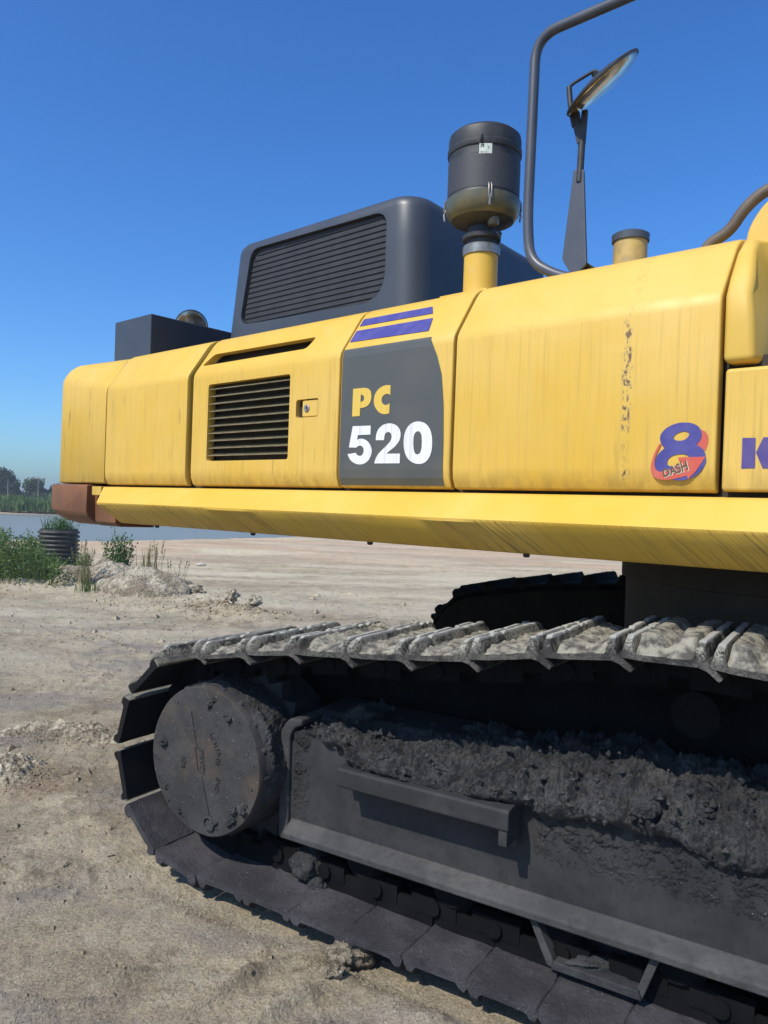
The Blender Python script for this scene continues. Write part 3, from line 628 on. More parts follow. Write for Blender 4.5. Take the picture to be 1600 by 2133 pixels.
# ================================================================ undercarriage
PITCHN = .235
SPX, SPZ, SPR = -2.10, .505, .42
IDX, IDZ, IDR = 1.95, .485, .40
def track_path():
    P = []
    for i in range(21): t = PI/2+PI*i/20; P.append((SPX+SPR*math.cos(t), SPZ+SPR*math.sin(t)))    # top -> rear -> bottom
    P += [(-1.2, .083), (0, .083), (1.2, .083)]
    for i in range(21): t = -PI/2+PI*i/20; P.append((IDX+IDR*math.cos(t), IDZ+IDR*math.sin(t)))
    top = [(1.75, .92), (1.45, 1.02), (1.05, 1.12), (.7, 1.11), (.3, 1.12), (0, 1.14), (-.2, 1.150), (-.4, 1.150), (-.63, 1.128), (-.87, 1.085), (-1.1, 1.055), (-1.35, 1.030), (-1.6, 1.008), (-1.85, .972)]
    P += top
    return P
PT = track_path()
seg = [0]
for p, q in zip(PT, PT[1:]+PT[:1]): seg.append(seg[-1]+math.hypot(q[0]-p[0], q[1]-p[1]))
LEN = seg[-1]; NSH = round(LEN/PITCHN); PIT = LEN/NSH
def along(s):
    s %= LEN
    for i in range(len(PT)):
        if seg[i+1] >= s:
            t = (s-seg[i])/(seg[i+1]-seg[i]); p = PT[i]; q = PT[(i+1) % len(PT)]; return (p[0]+(q[0]-p[0])*t, p[1]+(q[1]-p[1])*t)
SEC = [(-.114, .004), (-.06, .0), (.02, -.0015), (.090, -.001), (.112, -.010), (.130, -.026), (.140, -.034), (.148, -.027), (.138, -.012), (.124, .004), (.113, .014),
       (.106, .020), (.101, .060), (.099, .064), (.082, .064), (.080, .060), (.075, .024), (.066, .0155), (.02, .0145), (-.05, .0145), (-.072, .0155), (-.081, .024), (-.086, .060), (-.088, .065), (-.105, .065), (-.107, .060), (-.113, .022), (-.120, .012)]
SECL = [(-.116, .008), (-.110, -.001), (-.06, -.004), (.02, -.005), (.085, -.006), (.104, -.008), (.112, -.010), (.117, -.004), (.117, .008), (.114, .020), (.108, .040), (.100, .064), (.080, .064), (.072, .034), (.064, .022), (.02, .022), (-.05, .022), (-.074, .022), (-.082, .040), (-.090, .064), (-.108, .064), (-.114, .034), (-.118, .014)]
def shoe_mesh(name, seed, rough=.0016, SEC=SEC):
    n = len(SEC); ys = [-.30, -.298, -.285, -.26]+[-.24+.48*i/27 for i in range(28)]+[.26, .285, .298, .30]; V = []; Fc = []
    for j, y in enumerate(ys):
        e = max(0, (abs(y)-.272)/.028)
        for x, z in SEC:
            zz = z if z < .02 else .02+(z-.02)*(1-.60*e)
            w = noise.noise_vector(Vector((x*22+seed*7, y*16, z*30)))*(rough*.6+(.0012 if z > .05 else .0)); bite = max(0, noise.noise(Vector((seed*3.1+y*34, x*8, 4)))-.22)*.034 if z > .05 else 0
            V.append((x+w.x, y+w.y*.4, zz+w.z-bite))
    m = len(ys)
    for j in range(m-1):
        for k in range(n): Fc.append((j*n+k, j*n+(k+1) % n, (j+1)*n+(k+1) % n, (j+1)*n+k))
    Fc += [tuple(range(n)), tuple((m-1)*n+k for k in range(n))]
    me = bpy.data.meshes.new(name); me.from_pydata(V, [], Fc); bm = bmesh.new(); bm.from_mesh(me)
    bmesh.ops.recalc_face_normals(bm, faces=bm.faces); bm.to_mesh(me); bm.free()
    me.polygons.foreach_set('use_smooth', [True]*len(me.polygons)); me.set_sharp_from_angle(angle=math.radians(40)); return me
def link_mesh():
    bm = bmesh.new()
    for y in (-.07, .07):
        for x0, x1, z0, z1, w in ((-.115, .115, -.075, -.003, .014), (-.125, -.03, -.105, -.04, .018), (.03, .125, -.105, -.04, .018)):
            vs = [bm.verts.new((x, y+s*w, z)) for z in (z0, z1) for s in (-1, 1) for x in (x0, x1)]
            for f in BF: bm.faces.new([vs[i] for i in f])
    for x in (-.0,):
        c = bmesh.ops.create_cone(bm, cap_ends=True, segments=14, radius1=.028, radius2=.028, depth=.20)
        bmesh.ops.rotate(bm, verts=c['verts'], cent=(0, 0, 0), matrix=Matrix.Rotation(PI/2, 3, 'X')); bmesh.ops.translate(bm, verts=c['verts'], vec=(.118, 0, -.07))
    bmesh.ops.recalc_face_normals(bm, faces=bm.faces)
    me = bpy.data.meshes.new('link'); bm.to_mesh(me); bm.free(); return me
def mud_mesh(seed, fill):
    nx, ny = 18, 56; V = []; Fc = []
    for j in range(ny+1):
        for i in range(nx+1):
            u = i/nx; v = j/ny; x = -.079+.158*u; y = -.292+.584*v
            side = min(u, 1-u)*2; e = min(1, min(v, 1-v)*9)
            h = .012+fill*(.050*(1-side)**.8+.018)*e+ .020*fill*fbm(Vector((x*14+seed*9, y*9, seed)), 5)
            h += .009*noise.noise(Vector((x*70, y*70, seed*5)))+.005*noise.noise(Vector((x*170, y*170, seed*5)))
            if u in (0, 1) or v in (0, 1): h = .010
            V.append((x+.004*noise.noise(Vector((x*60, y*60, 9))), y, min(h, .070)))
    for j in range(ny):
        for i in range(nx): a = j*(nx+1)+i; Fc.append((a, a+1, a+nx+2, a+nx+1))
    me = bpy.data.meshes.new('dried_mud'); me.from_pydata(V, [], Fc); me.polygons.foreach_set('use_smooth', [True]*len(me.polygons)); return me
SM = [shoe_mesh('track_shoe', i) for i in range(5)]; LM = link_mesh(); MM = [mud_mesh(i, .35+.16*i) for i in range(6)]
for me in SM: me.materials.append(M['shoe'])
SML = []
SMB = []
for i in range(4): c = shoe_mesh('track_shoe', 20+i, .0065, SECL); c.materials.append(M['lowshoe']); SML.append(c)
SMF = []
for i in range(3): c = SM[i].copy(); c.materials.clear(); c.materials.append(M['shadebrown']); SMF.append(c)  # far shoes near-black: the shade under the body is put in their colour
for i in range(2): c = shoe_mesh('track_shoe', 30+i, .002, [(x*.915, z) for x, z in SECL]); c.materials.append(M['slit']); SMB.append(c)
LM.materials.append(M['oilyshade'])
for me in MM: me.materials.append(M['drymud'])
EXI = EX.matrix_basis.inverted()
def shoe_matrix(s, b, side):
    p = along(s-PIT/2); q = along(s+PIT/2); c = along(s)
    d = Vector((p[0]-q[0], p[1]-q[1])).normalized()        # on the top run this points towards +a
    mid = (Vector(p)+Vector(q))/2*.5+Vector(c)*.5
    xa = Vector((d.x*UT[0], d.x*UT[1], d.y)); nz = Vector((-d.y*UT[0], -d.y*UT[1], d.x)); ya = nz.cross(xa)
    o = T(mid.x, b, mid.y)
    return Matrix(((xa.x, ya.x, nz.x, o.x), (xa.y, ya.y, nz.y, o.y), (xa.z, ya.z, nz.z, o.z), (0, 0, 0, 1)))
PHASE = .085
def outward_ok(): pass
for side, b in (('near', 1.37), ('far', -1.37)):
    for i in range(NSH):
        s = PHASE+i*PIT; c = along(s); top = c[1] > .9; low = c[1] < .2
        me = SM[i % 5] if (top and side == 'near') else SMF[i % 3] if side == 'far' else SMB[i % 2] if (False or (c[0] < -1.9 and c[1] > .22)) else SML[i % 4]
        o = bpy.data.objects.new('track_shoe', me); COL.objects.link(o); o.parent = EX; o.matrix_parent_inverse = EXI
        mt = shoe_matrix(s, b, side); r_ = random.Random(i*7+len(side))
        if side == 'far': mt = Matrix.Translation((0, 0, .06)) @ mt
        o.matrix_basis = mt @ Matrix.Translation((0, r_.uniform(-.006, .006), 0)) @ Matrix.Rotation(r_.uniform(-.012, .012), 4, 'X')
        l_ = bpy.data.objects.new('link', LM); COL.objects.link(l_); l_.parent = o
        if side == 'near' and top and -2.1 < c[0] < .6:
            k = 5 if c[0] > -.55 else (r_.choice([0, 1, 2, 3]) if c[0] > -1.7 else 0)
            m_ = bpy.data.objects.new('dried_mud', MM[k]); COL.objects.link(m_); m_.parent = o; m_['kind'] = 'stuff'
            if r_.random() < .5: m_.rotation_euler.z = PI

# ---------------------------------------------------------------- final drive
axo = (*NT, 0)
def wobd(t, h): return 1+.010*noise.noise(Vector((math.cos(t)*3, math.sin(t)*3, h*12)))
fd = lathe('final_drive', T(SPX+.015, 1.28, .512), [(0, -.1), (.315, -.1), (.315, .02), (.31, .05), (.304, .27), (.299, .285), (.297, .328), (.290, .337), (0, .340)], M['coalr'], EX, 96, axis=axo, xax=(0, 0, 1), ang=40, wob=wobd)
fc = T(SPX+.015, 1.28, .512); NT3 = Vector(axo); UT3 = Vector((*UT, 0))
for k in range(18):
    if k in (3, 5, 8, 11, 13, 16): continue
    t = 2*PI*k/18+.13+.02*math.sin(k*5); p = fc+NT3*.332+UT3*(.262*math.cos(t))+Vector((0, 0, .262*math.sin(t)))
    bo = lathe('cover_bolt', p, [(.015, -.01), (.0195, .004), (.0195, .0060), (.014, .0066), (.0125, .002), (0, .001)], M['coalr'], fd, 18, axis=axo)
    if k % 3 != 1: lathe('bolt_head', p, [(.008, 0), (.008, .006), (.006, .008), (0, .008)], M['coal'], bo, 6, axis=axo)
# scallops round the rim
for k in range(18):
    t = 2*PI*k/18+.30; p = fc+NT3*.300+UT3*(.292*math.cos(t))+Vector((0, 0, .292*math.sin(t)))
    lathe('rim_lug', p, [(0, -.03), (.014, -.03), (.0135, .012), (.008, .018), (0, .018)], M['coal'], fd, 12, axis=axo, ang=60)
def dcap(x, y): return fc+NT3*.3412+UT3*x+Vector((0, 0, y))
for sft, tx, sz in ((( -.02, .03), 'LR14A', .034), ((.045, -.0), 'S 06 1', .03)): pass
def rot2(x, y, a, ox, oy): return (ox+x*math.cos(a)-y*math.sin(a), oy+x*math.sin(a)+y*math.cos(a))
def cast(s, size, a, ox, oy):
    cu = text('cast_mark', s, size, .0002, lambda x, y: dcap(*rot2(x, y, a, ox, oy)), M['coal'], fd)
    md = cu.modifiers.new('solid', 'SOLIDIFY'); md.thickness = .0012; md.offset = 0
cast('LC417A', .028, -1.0, .03, .115); cast('06', .030, -1.5, .070, .030); cast('SNC', .030, -1.75, .075, -.045); cast('JOR', .030, -1.7, -.115, .0); cast('PRVD', .036, -1.45, -.022, .045)
pv = [dcap(*p) for p in ((-.075, .19), (-.045, .08), (-.030, .045))]
tube('casting_line', pv, .0016, M['coal'], fd, 6); tube('casting_line', [dcap(-.005, -.06), dcap(.045, -.21)], .0016, M['coal'], fd, 6)
fr_ = [(-.045, .05), (-.012, .045), (.010, -.050), (-.023, -.045), (-.045, .05)]
tube('casting_frame', [dcap(*p) for p in fr_], .0018, M['coal'], fd, 6)
lathe('drain_plug', dcap(.045, -.235), [(.028, -.006), (.030, .006), (.022, .008), (.020, -.0), (0, -.0)], M['coal'], fd, 20, axis=axo)
# sprocket behind
def sprk():
    V = []; n = 46
    pts = []
    for k in range(n): t = 2*PI*k/n; r = .385 if k % 2 else .335; pts.append((SPX+r*math.cos(t), SPZ+r*math.sin(t)))
    return pts
slab('sprocket', T, sprk(), 1.34, 1.40, M['coal'], EX)
slab('sprocket', T, sprk(), -1.40, -1.34, M['coal'], EX)
idl = [(IDX+.37*math.cos(2*PI*k/48), IDZ+.37*math.sin(2*PI*k/48)) for k in range(48)]
slab('idler', T, idl, 1.30, 1.44, M['coal'], EX, .01); slab('idler', T, idl, -1.44, -1.30, M['coal'], EX, .01)
lathe('final_drive', T(SPX, -1.28, .512), [(0, -.1), (.33, -.1), (.33, .3), (0, .3)], M['coal'], EX, 48, axis=(-NT[0], -NT[1], 0))

# ---------------------------------------------------------------- track frame
FR = [(-1.795, .25), (-1.800, .60), (-1.792, .65), (-1.745, .70), (-1.70, .712), (-1.60, .715), (1.7, .715), (1.7, .25)]
fsec = [(1.47, .262), (1.47, .60), (1.455, .64), (1.33, .725), (1.12, .735), (1.12, .262)]
frame = prism('track_frame', T, fsec, -1.74, 1.65, M['plate'], EX, .012, 3, na=1)
# thick end plate turning round the corner
slab('frame_end_plate', T, rpoly([(-1.800, .235), (-1.808, .655), (-1.765, .712), (-1.70, .718), (-1.70, .690), (-1.735, .682), (-1.758, .64), (-1.752, .235)], .02, 4), 1.10, 1.487, M['coalrail'], frame, .008)
# outer side plate just proud of the box
slab('frame_side_plate', T, rpoly([(-1.750, .262), (-1.752, .62), (-1.712, .675), (-1.5, .68), (-1.5, .60), (1.65, .60), (1.65, .262)], .01, 2), 1.4705, 1.4745, M['plate'], frame)
RAIL = [(1.40, .262), (1.522, .258), (1.530, .264), (1.530, .284), (1.524, .292), (1.478, .322), (1.40, .33)]
prism('frame_bottom_flange', T, RAIL, -1.742, 1.65, M['coalrail'], frame, .003, 2)
prism('track_frame', T, [(-b, z) for b, z in fsec], -1.74, 1.65, M['coal'], EX, .012)
# step beam
st = prism('frame_step', T, [(1.474, .540), (1.592, .545), (1.600, .550), (1.600, .608), (1.594, .614), (1.474, .625)], -1.452, -.795, M['plate'], frame, .005, 2, na=1, ashift=lambda b, z, t: 0)
for v in st.data.vertices: pass
box('step_bracket', T, -.83, -.80, 1.474, 1.594, .495, .548, M['coal'], frame, .004)
box('step_bracket', T, -1.47, -1.445, 1.474, 1.53, .52, .66, M['coal'], frame, .004)
lathe('step_stud', T(-.815, 1.475, .485), [(0, 0), (.016, 0), (.016, .035), (0, .035)], M['coalrail'], frame, 12, axis=axo)

# mud heaped on the frame
def lerp_tab(tab, a):
    if a <= tab[0][0]: return tab[0][1]
    for (x0, y0), (x1, y1) in zip(tab, tab[1:]):
        if a <= x1: t = (a-x0)/(x1-x0); t = t*t*(3-2*t); return y0+(y1-y0)*t
    return tab[-1][1]
zs_t = [(-1.74, .66), (-1.66, .655), (-1.52, .630), (-1.40, .598), (-1.2, .590), (-.98, .590), (-.80, .60), (-.72, .575), (-.62, .60), (-.47, .598), (-.33, .615), (-.2, .55), (-.05, .58), (.4, .55), (1.6, .55)]
zc_t = [(-1.76, .685), (-1.66, .70), (-1.58, .715), (-1.50, .728), (-1.40, .705), (-1.3, .70), (-1.1, .735), (-.87, .755), (-.6, .80), (-.45, .79), (-.3, .765), (-.1, .77), (.5, .78), (1.6, .7)]
zb_t = [(-1.74, .0), (-1.5, .05), (-1.42, .15), (-1.2, .155), (-1.0, .155), (-.82, .145), (-.76, .09), (-.6, .09), (-.45, .10), (-.3, .09), (-.1, .07), (1.6, .06)]
def mudsurf(a0, a1, na, nt, seed=0):
    V = []; Fc = []
    for i in range(na+1):
        a = a0+(a1-a0)*i/na; z0 = lerp_tab(zs_t, a); zc = lerp_tab(zc_t, a); bu = lerp_tab(zb_t, a)
        z0 += .022*noise.noise(Vector((a*7, 3, 1)))+.012*noise.noise(Vector((a*23, 3, 1)))
        zc += .010*noise.noise(Vector((a*9, 8, 1)))
        for j in range(nt+1):
            t = j/nt
            if t < .55:
                u = t/.55; b = 1.472-.20*u**1.15; z = z0+(zc-z0)*math.sin(u*PI/2)**.9
                nb = bu*math.sin(min(1, u*1.9)*PI)**.8 if u < .53 else 0
                bb = bu*math.sin(PI*min(1, u**.55))
                b += bb*.9; z += -.010*math.sin(PI*min(1, u*2.2))
            else:
                u = (t-.55)/.45; b = 1.272-.22*u; z = zc-.09*u*u
            fade = min(1, j/3)*min(1, (nt-j)/3)
            p = Vector((a, b, z)); q = p*1.0
            d = .036*fbm(q*5.5, 6, .75)+.030*fbm(q*15+Vector((9, 0, 0)), 5, .55)+.016*abs(noise.noise(q*30))+.011*noise.noise(q*75)+.007*noise.noise(q*150)
            cr_ = noise.noise(q*9+Vector((0, 5, 0))); d -= .030*max(0, .12-abs(cr_))/.12*.6
            nb_ = Vector((0, .75, .66)) if t < .55 else Vector((0, .1, 1))
            p = p+nb_*d*fade
            if j == 0: p = Vector((a, 1.470, z0-.004))
            V.append(T(p.x, p.y, p.z))
    for i in range(na):
        for j in range(nt): k = i*(nt+1)+j; Fc.append((k, k+1, k+nt+2, k+nt+1))
    return V, Fc
V, Fc = mudsurf(-1.752, .25, 560, 84)
o = mk('packed_mud', V, Fc, M['mud'], frame, True); o['kind'] = 'stuff'
V, Fc = mudsurf(.25, 1.6, 120, 30)
o = mk('packed_mud', V, Fc, M['mud'], frame, True); o['kind'] = 'stuff'
def lump(name, c, r, mat, parent, seed, amp=.3, sub=4, sc=(1, 1, 1), smooth=True):
    bm = bmesh.new(); bmesh.ops.create_icosphere(bm, subdivisions=sub, radius=1)
    for v in bm.verts:
        n = v.co.normalized(); d = 1+amp*fbm(n*1.6+Vector((seed*3.7, 0, 0)), 5, .8)+amp*.25*noise.noise(n*9+Vector((seed, 2, 0)))
        v.co = Vector((n.x*sc[0], n.y*sc[1], n.z*sc[2]))*r*d
    me = bpy.data.meshes.new(name); bm.to_mesh(me); bm.free(); me.transform(Matrix.Translation(c)); return link(name, me, mat, parent, smooth)
lump('mud_lump', T(-1.672, 1.44, .150), .070, M['mudd'], frame, 3); lump('mud_lump', T(-1.615, 1.46, .088), .044, M['mudd'], frame, 5)
lump('mud_lump', T(-1.515, 1.33, .735), .055, M['mud'], frame, 8, .5, 4, (1.1, .8, .7))
lump('mud_lump', T(-.40, 1.52, .69), .040, M['mud'], frame, 12, .4, 4, (1.1, .5, .8))
# sooty patch of thin mud on the side plate below the heap
def thin(a0, a1, z0, z1, na, nz):
    V = []; Fc = []
    for i in range(na+1):
        for j in range(nz+1):
            a = a0+(a1-a0)*i/na; z = z0+(z1-z0)*j/nz; e = min(1, min(i, na-i)/6)*min(1, j/10)
            h = .013*(fbm(Vector((a*14, z*18, 2)), 6, .5)+.2)*e*min(1, (j/nz)*1.6)+.004*noise.noise(Vector((a*90, z*90, 1)))*e
            V.append(T(a, 1.4740+max(h, -.004), z))
    for i in range(na):
        for j in range(nz): k = i*(nz+1)+j; Fc.append((k, k+1, k+nz+2, k+nz+1))
    o = mk('thin_mud', V, Fc, M['mudd'], frame, True); o['kind'] = 'stuff'
thin(-.76, .4, .42, .62, 320, 60); thin(-1.745, -1.66, .30, .66, 30, 80)
# rollers and guards
for a in (-1.42, -1.05, -.68, -.31, .06, .43, .80, 1.17):
    for sg in (1, -1): lathe('track_roller', T(a, sg*1.22, .235), [(0, 0), (.085, 0), (.085, .05), (.115, .055), (.115, .07), (.085, .075), (.085, .22), (.06, .24), (0, .24)], M['oilyshade'], EX, 28, axis=(sg*NT[0], sg*NT[1], 0))
for a in (-.30, 1.05):
    for sg in (1, -1): lathe('carrier_roller', T(a, sg*1.22, .95), [(0, 0), (.07, 0), (.07, .14), (0, .14)], M['oilyshade'], EX, 28, axis=(sg*NT[0], sg*NT[1], 0))
U = [(-.755, .262), (-.725, .262), (-.660, .150), (-.420, .150), (-.375, .262), (-.345, .262), (-.395, .122), (-.685, .122)]
gd = slab('roller_guard', T, [(-.760, .262), (-.735, .262), (-.668, .140), (-.672, .118), (-.690, .122)], 1.44, 1.50, M['coalrail'], frame, .003)
slab('roller_guard', T, [(-.672, .118), (-.665, .145), (-.405, .145), (-.395, .118)], 1.40, 1.51, M['coal'], frame, .003)
slab('roller_guard', T, [(-.395, .118), (-.412, .140), (-.372, .262), (-.345, .262)], 1.44, 1.50, M['coalrail'], frame, .003)
slab('guard_web', T, [(-.735, .262), (-.668, .143), (-.412, .143), (-.372, .262)], 1.35, 1.37, M['coal'], frame)
lump('mud_lump', T(-.54, 1.44, .150), .06, M['mud'], frame, 14, .4, 4, (1.5, .6, .35))
# carbody between the tracks
slab('carbody', T, rpoly([(-1.0, .55), (-.80, .90), (-.80, .98), (.95, .98), (1.1, .55)], .05, 3), -1.15, 1.0, M['dark'], EX, .01)

# inner guards closing the loops of the tracks, in the blacks that paint in shade on links and far shoes
gp_ = []; gf_ = []
for i in range(64):
    c = along(i*LEN/64); n2 = along(i*LEN/64+.02); d = Vector((n2[0]-c[0], n2[1]-c[1])).normalized(); gp_.append((c[0]-d.y*.075, c[1]+d.x*.075)); gf_.append((c[0]-d.y*.03, c[1]+d.x*.03+.06))
slab('inner_guard', T, gp_, 1.02, 1.05, M['oilyshade'], EX); slab('inner_guard', T, gf_, -1.05, -1.02, M['shadebrown'], EX)
# grit caked on the flank of the final drive
V = []; Fc = []; nt_, nh = 120, 46
for i in range(nt_+1):
    t = math.radians(-38+150*i/nt_)
    for j in range(nh+1):
        h = -.02+.325*j/nh; e = min(1, min(i, nt_-i)/10)*min(1, min(j, nh-j)/4)
        q = Vector((t*2.2, h*8, 4)); d = e*(.010+.016*max(-.4, fbm(q*1.3, 5, .7))+.008*abs(noise.noise(q*7))+.006*noise.noise(q*16)); r = .300+d
        V.append(fc+NT3*h+UT3*(r*math.sin(t))+Vector((0, 0, r*math.cos(t))))
for i in range(nt_):
    for j in range(nh): k = i*(nh+1)+j; Fc.append((k, k+1, k+nh+2, k+nh+1))
o = mk('caked_grit', V, Fc, M['mud'], fd, True); o['kind'] = 'stuff'

r_ = random.Random(4)
for k in range(16):
    t = r_.uniform(0, 2*PI); rad = r_.uniform(.225, .288); p = fc+NT3*(.335-.02*(rad > .27))+UT3*(rad*math.cos(t))+Vector((0, 0, rad*math.sin(t)))
    o = lump('mud_crust', p, r_.uniform(.010, .024), M['mud'], fd, k+40, .6, 3, (1, 1, 1)); o['kind'] = 'stuff'

# clods lying in the heap on the frame
V = []; Fc = []; rn = random.Random(77)
oct_ = [(0, 0, 1), (.95, .1, .1), (-.2, .9, .15), (-.9, -.2, .1), (.1, -.9, 0), (.2, .1, -.9)]; of = [(0, 1, 2), (0, 2, 3), (0, 3, 4), (0, 4, 1), (5, 2, 1), (5, 3, 2), (5, 4, 3), (5, 1, 4)]
for i in range(800):
    a = rn.uniform(-1.7, .25); u = rn.random(); z0 = lerp_tab(zs_t, a); zc = lerp_tab(zc_t, a); bu = lerp_tab(zb_t, a)
    b = 1.472-.20*u**1.15+bu*math.sin(PI*min(1, u**.55))*.9; z = z0+(zc-z0)*math.sin(u*PI/2)**.9; s = .0035+.015*rn.random()**5
    n = len(V); k = [rn.uniform(.55, 1.35) for _ in range(6)]; an = rn.uniform(0, 6.28)
    d = rn.uniform(.0, .03)
    for j, (x, y, w) in enumerate(oct_): x *= k[j]; y *= k[j]; w *= k[j]; V.append(T(a+(x*math.cos(an)-y*math.sin(an))*s, b+d*.75+(x*math.sin(an)+y*math.cos(an))*s, z+d*.6+w*s))
    Fc += [(n+p, n+q, n+r) for p, q, r in of]
o = mk('coal_clods', V, Fc, M['mud'], frame); o['kind'] = 'stuff'

# ================================================================ SETTING
def sstep(a, b, x): t = np.clip((x-a)/(b-a), 0, 1); return t*t*(3-2*t)
def lake_s(x, y):
    """signed distance into the lake"""
    s1 = (x+11.8)*(-.888)+(y-30.4)*.46; s2 = (x+11.8)*(-.287)+(y-30.4)*.958
    w = (nf(x, y, .12, 3, 5)-.5)*3.0
    return np.minimum(np.minimum(s1, s2)+w, 74.5-y+x*.02+w*.4)
BUMPS = [(-2.12, 10.5, 1.1, .40, .17, -.3), (-2.05, 4.9, .5, .25, .05, .2), (-2.05, 4.2, .4, .3, .05, .2), (-.08, 2.62, .13, .10, .055, 0), (-3.0, 11.9, 1.9, .8, .10, .1), (-5.6, 12.4, 2.6, .9, .16, 0), (-.55, 2.15, .5, .12, .03, .9), (.25, 2.25, .4, .14, .05, -.6), (-3.0, 24, 9, 1.5, .12, 0), (-.78, 2.47, .14, .028, .055, .5), (-.42, 2.47, .2, .030, .065, .9), (-.25, 2.36, .22, .035, .05, .75), (-1.0, 2.3, .2, .03, .04, .4), (-1.5, 3.2, .3, .05, .03, .3)]
def ground_h(x, y):
    r = np.hypot(x, y)
    h = .05*(nf(x, y, .35, 3, 1)-.5)+.030*(nf(x, y, 1.7, 4, 2)-.5)*np.clip(r/6+.3, 0, 1.3)
    rough = sstep(.45, .7, nf(x, y, 1.1, 3, 7))
    h = h+(nf(x, y, 9, 5, 3, .6)-.5)*(.014+.030*rough)
    ridge = 1-np.abs(nf(x+.3*nf(x, y, 2, 2, 9), y, 2.6, 3, 11)-.5)*2
    h = h+.016*sstep(.86, .99, ridge)*rough
    for bx, by, sx, sy, hh, an in BUMPS:
        dx = (x-bx)*math.cos(an)+(y-by)*math.sin(an); dy = -(x-bx)*math.sin(an)+(y-by)*math.cos(an)
        g = np.exp(-((dx/sx)**2+(dy/sy)**2)*1.6)
        h = h+hh*g*(.55+.9*nf(x, y, 6 if sx < 2 else 1.2, 5, 21, .62))
    # a shallow wheel-rut edge left of the machine
    xr = -2.0-(y-7.3)*.95; dd = (x-xr)*.72; h = h+.018*np.exp(-(dd/.05)**2)*sstep(6.0, 6.6, y)*sstep(9.2, 8.4, y)*nf(x, y, 12, 3, 4)*2
    # levelled by the tracks
    for sg in (1.37, -1.37):
        a = (x-CX)*UT[0]+(y-CY)*UT[1]; b = (x-CX)*NT[0]+(y-CY)*NT[1]
        m = sstep(.42, .30, np.abs(b-sg))*sstep(2.45, 2.2, np.abs(a)); h = h*(1-m)+(-.012+.006*(nf(x, y, 10, 3, 8)-.5))*m
    h = h - .018
    s = lake_s(x, y); h = h*sstep(3, -1, s)-.9*sstep(-4.5, 5, s)
    far = sstep(74, 80, y); h = h*(1-far)+far*.05
    return h
rs = [0.0]; r = .4
while r < 2800:
    rs.append(r); r *= 1.0+(.05 if r < 1.6 else .0065 if r < 6 else .009 if r < 16 else .022 if r < 90 else .09)
rs = np.array(rs)
an = np.concatenate([np.linspace(-40, 40, 470), np.linspace(43, 317, 70)]); an = np.radians(an)
R, A = np.meshgrid(rs, an, indexing='ij'); X = R*np.sin(A); Y = R*np.cos(A); Z = ground_h(X, Y)
nr, na = R.shape
V = np.stack([X, Y, Z], -1).reshape(-1, 3)
I = np.arange(nr-1)[:, None]*na; J = np.arange(na)[None, :]; J2 = (J+1) % na
F4 = np.stack([I+J, I+J2, I+na+J2, I+na+J], -1).reshape(-1, 4)[:, ::-1]
me = bpy.data.meshes.new('ground'); me.from_pydata(V.tolist(), [], F4.tolist()); me.update()
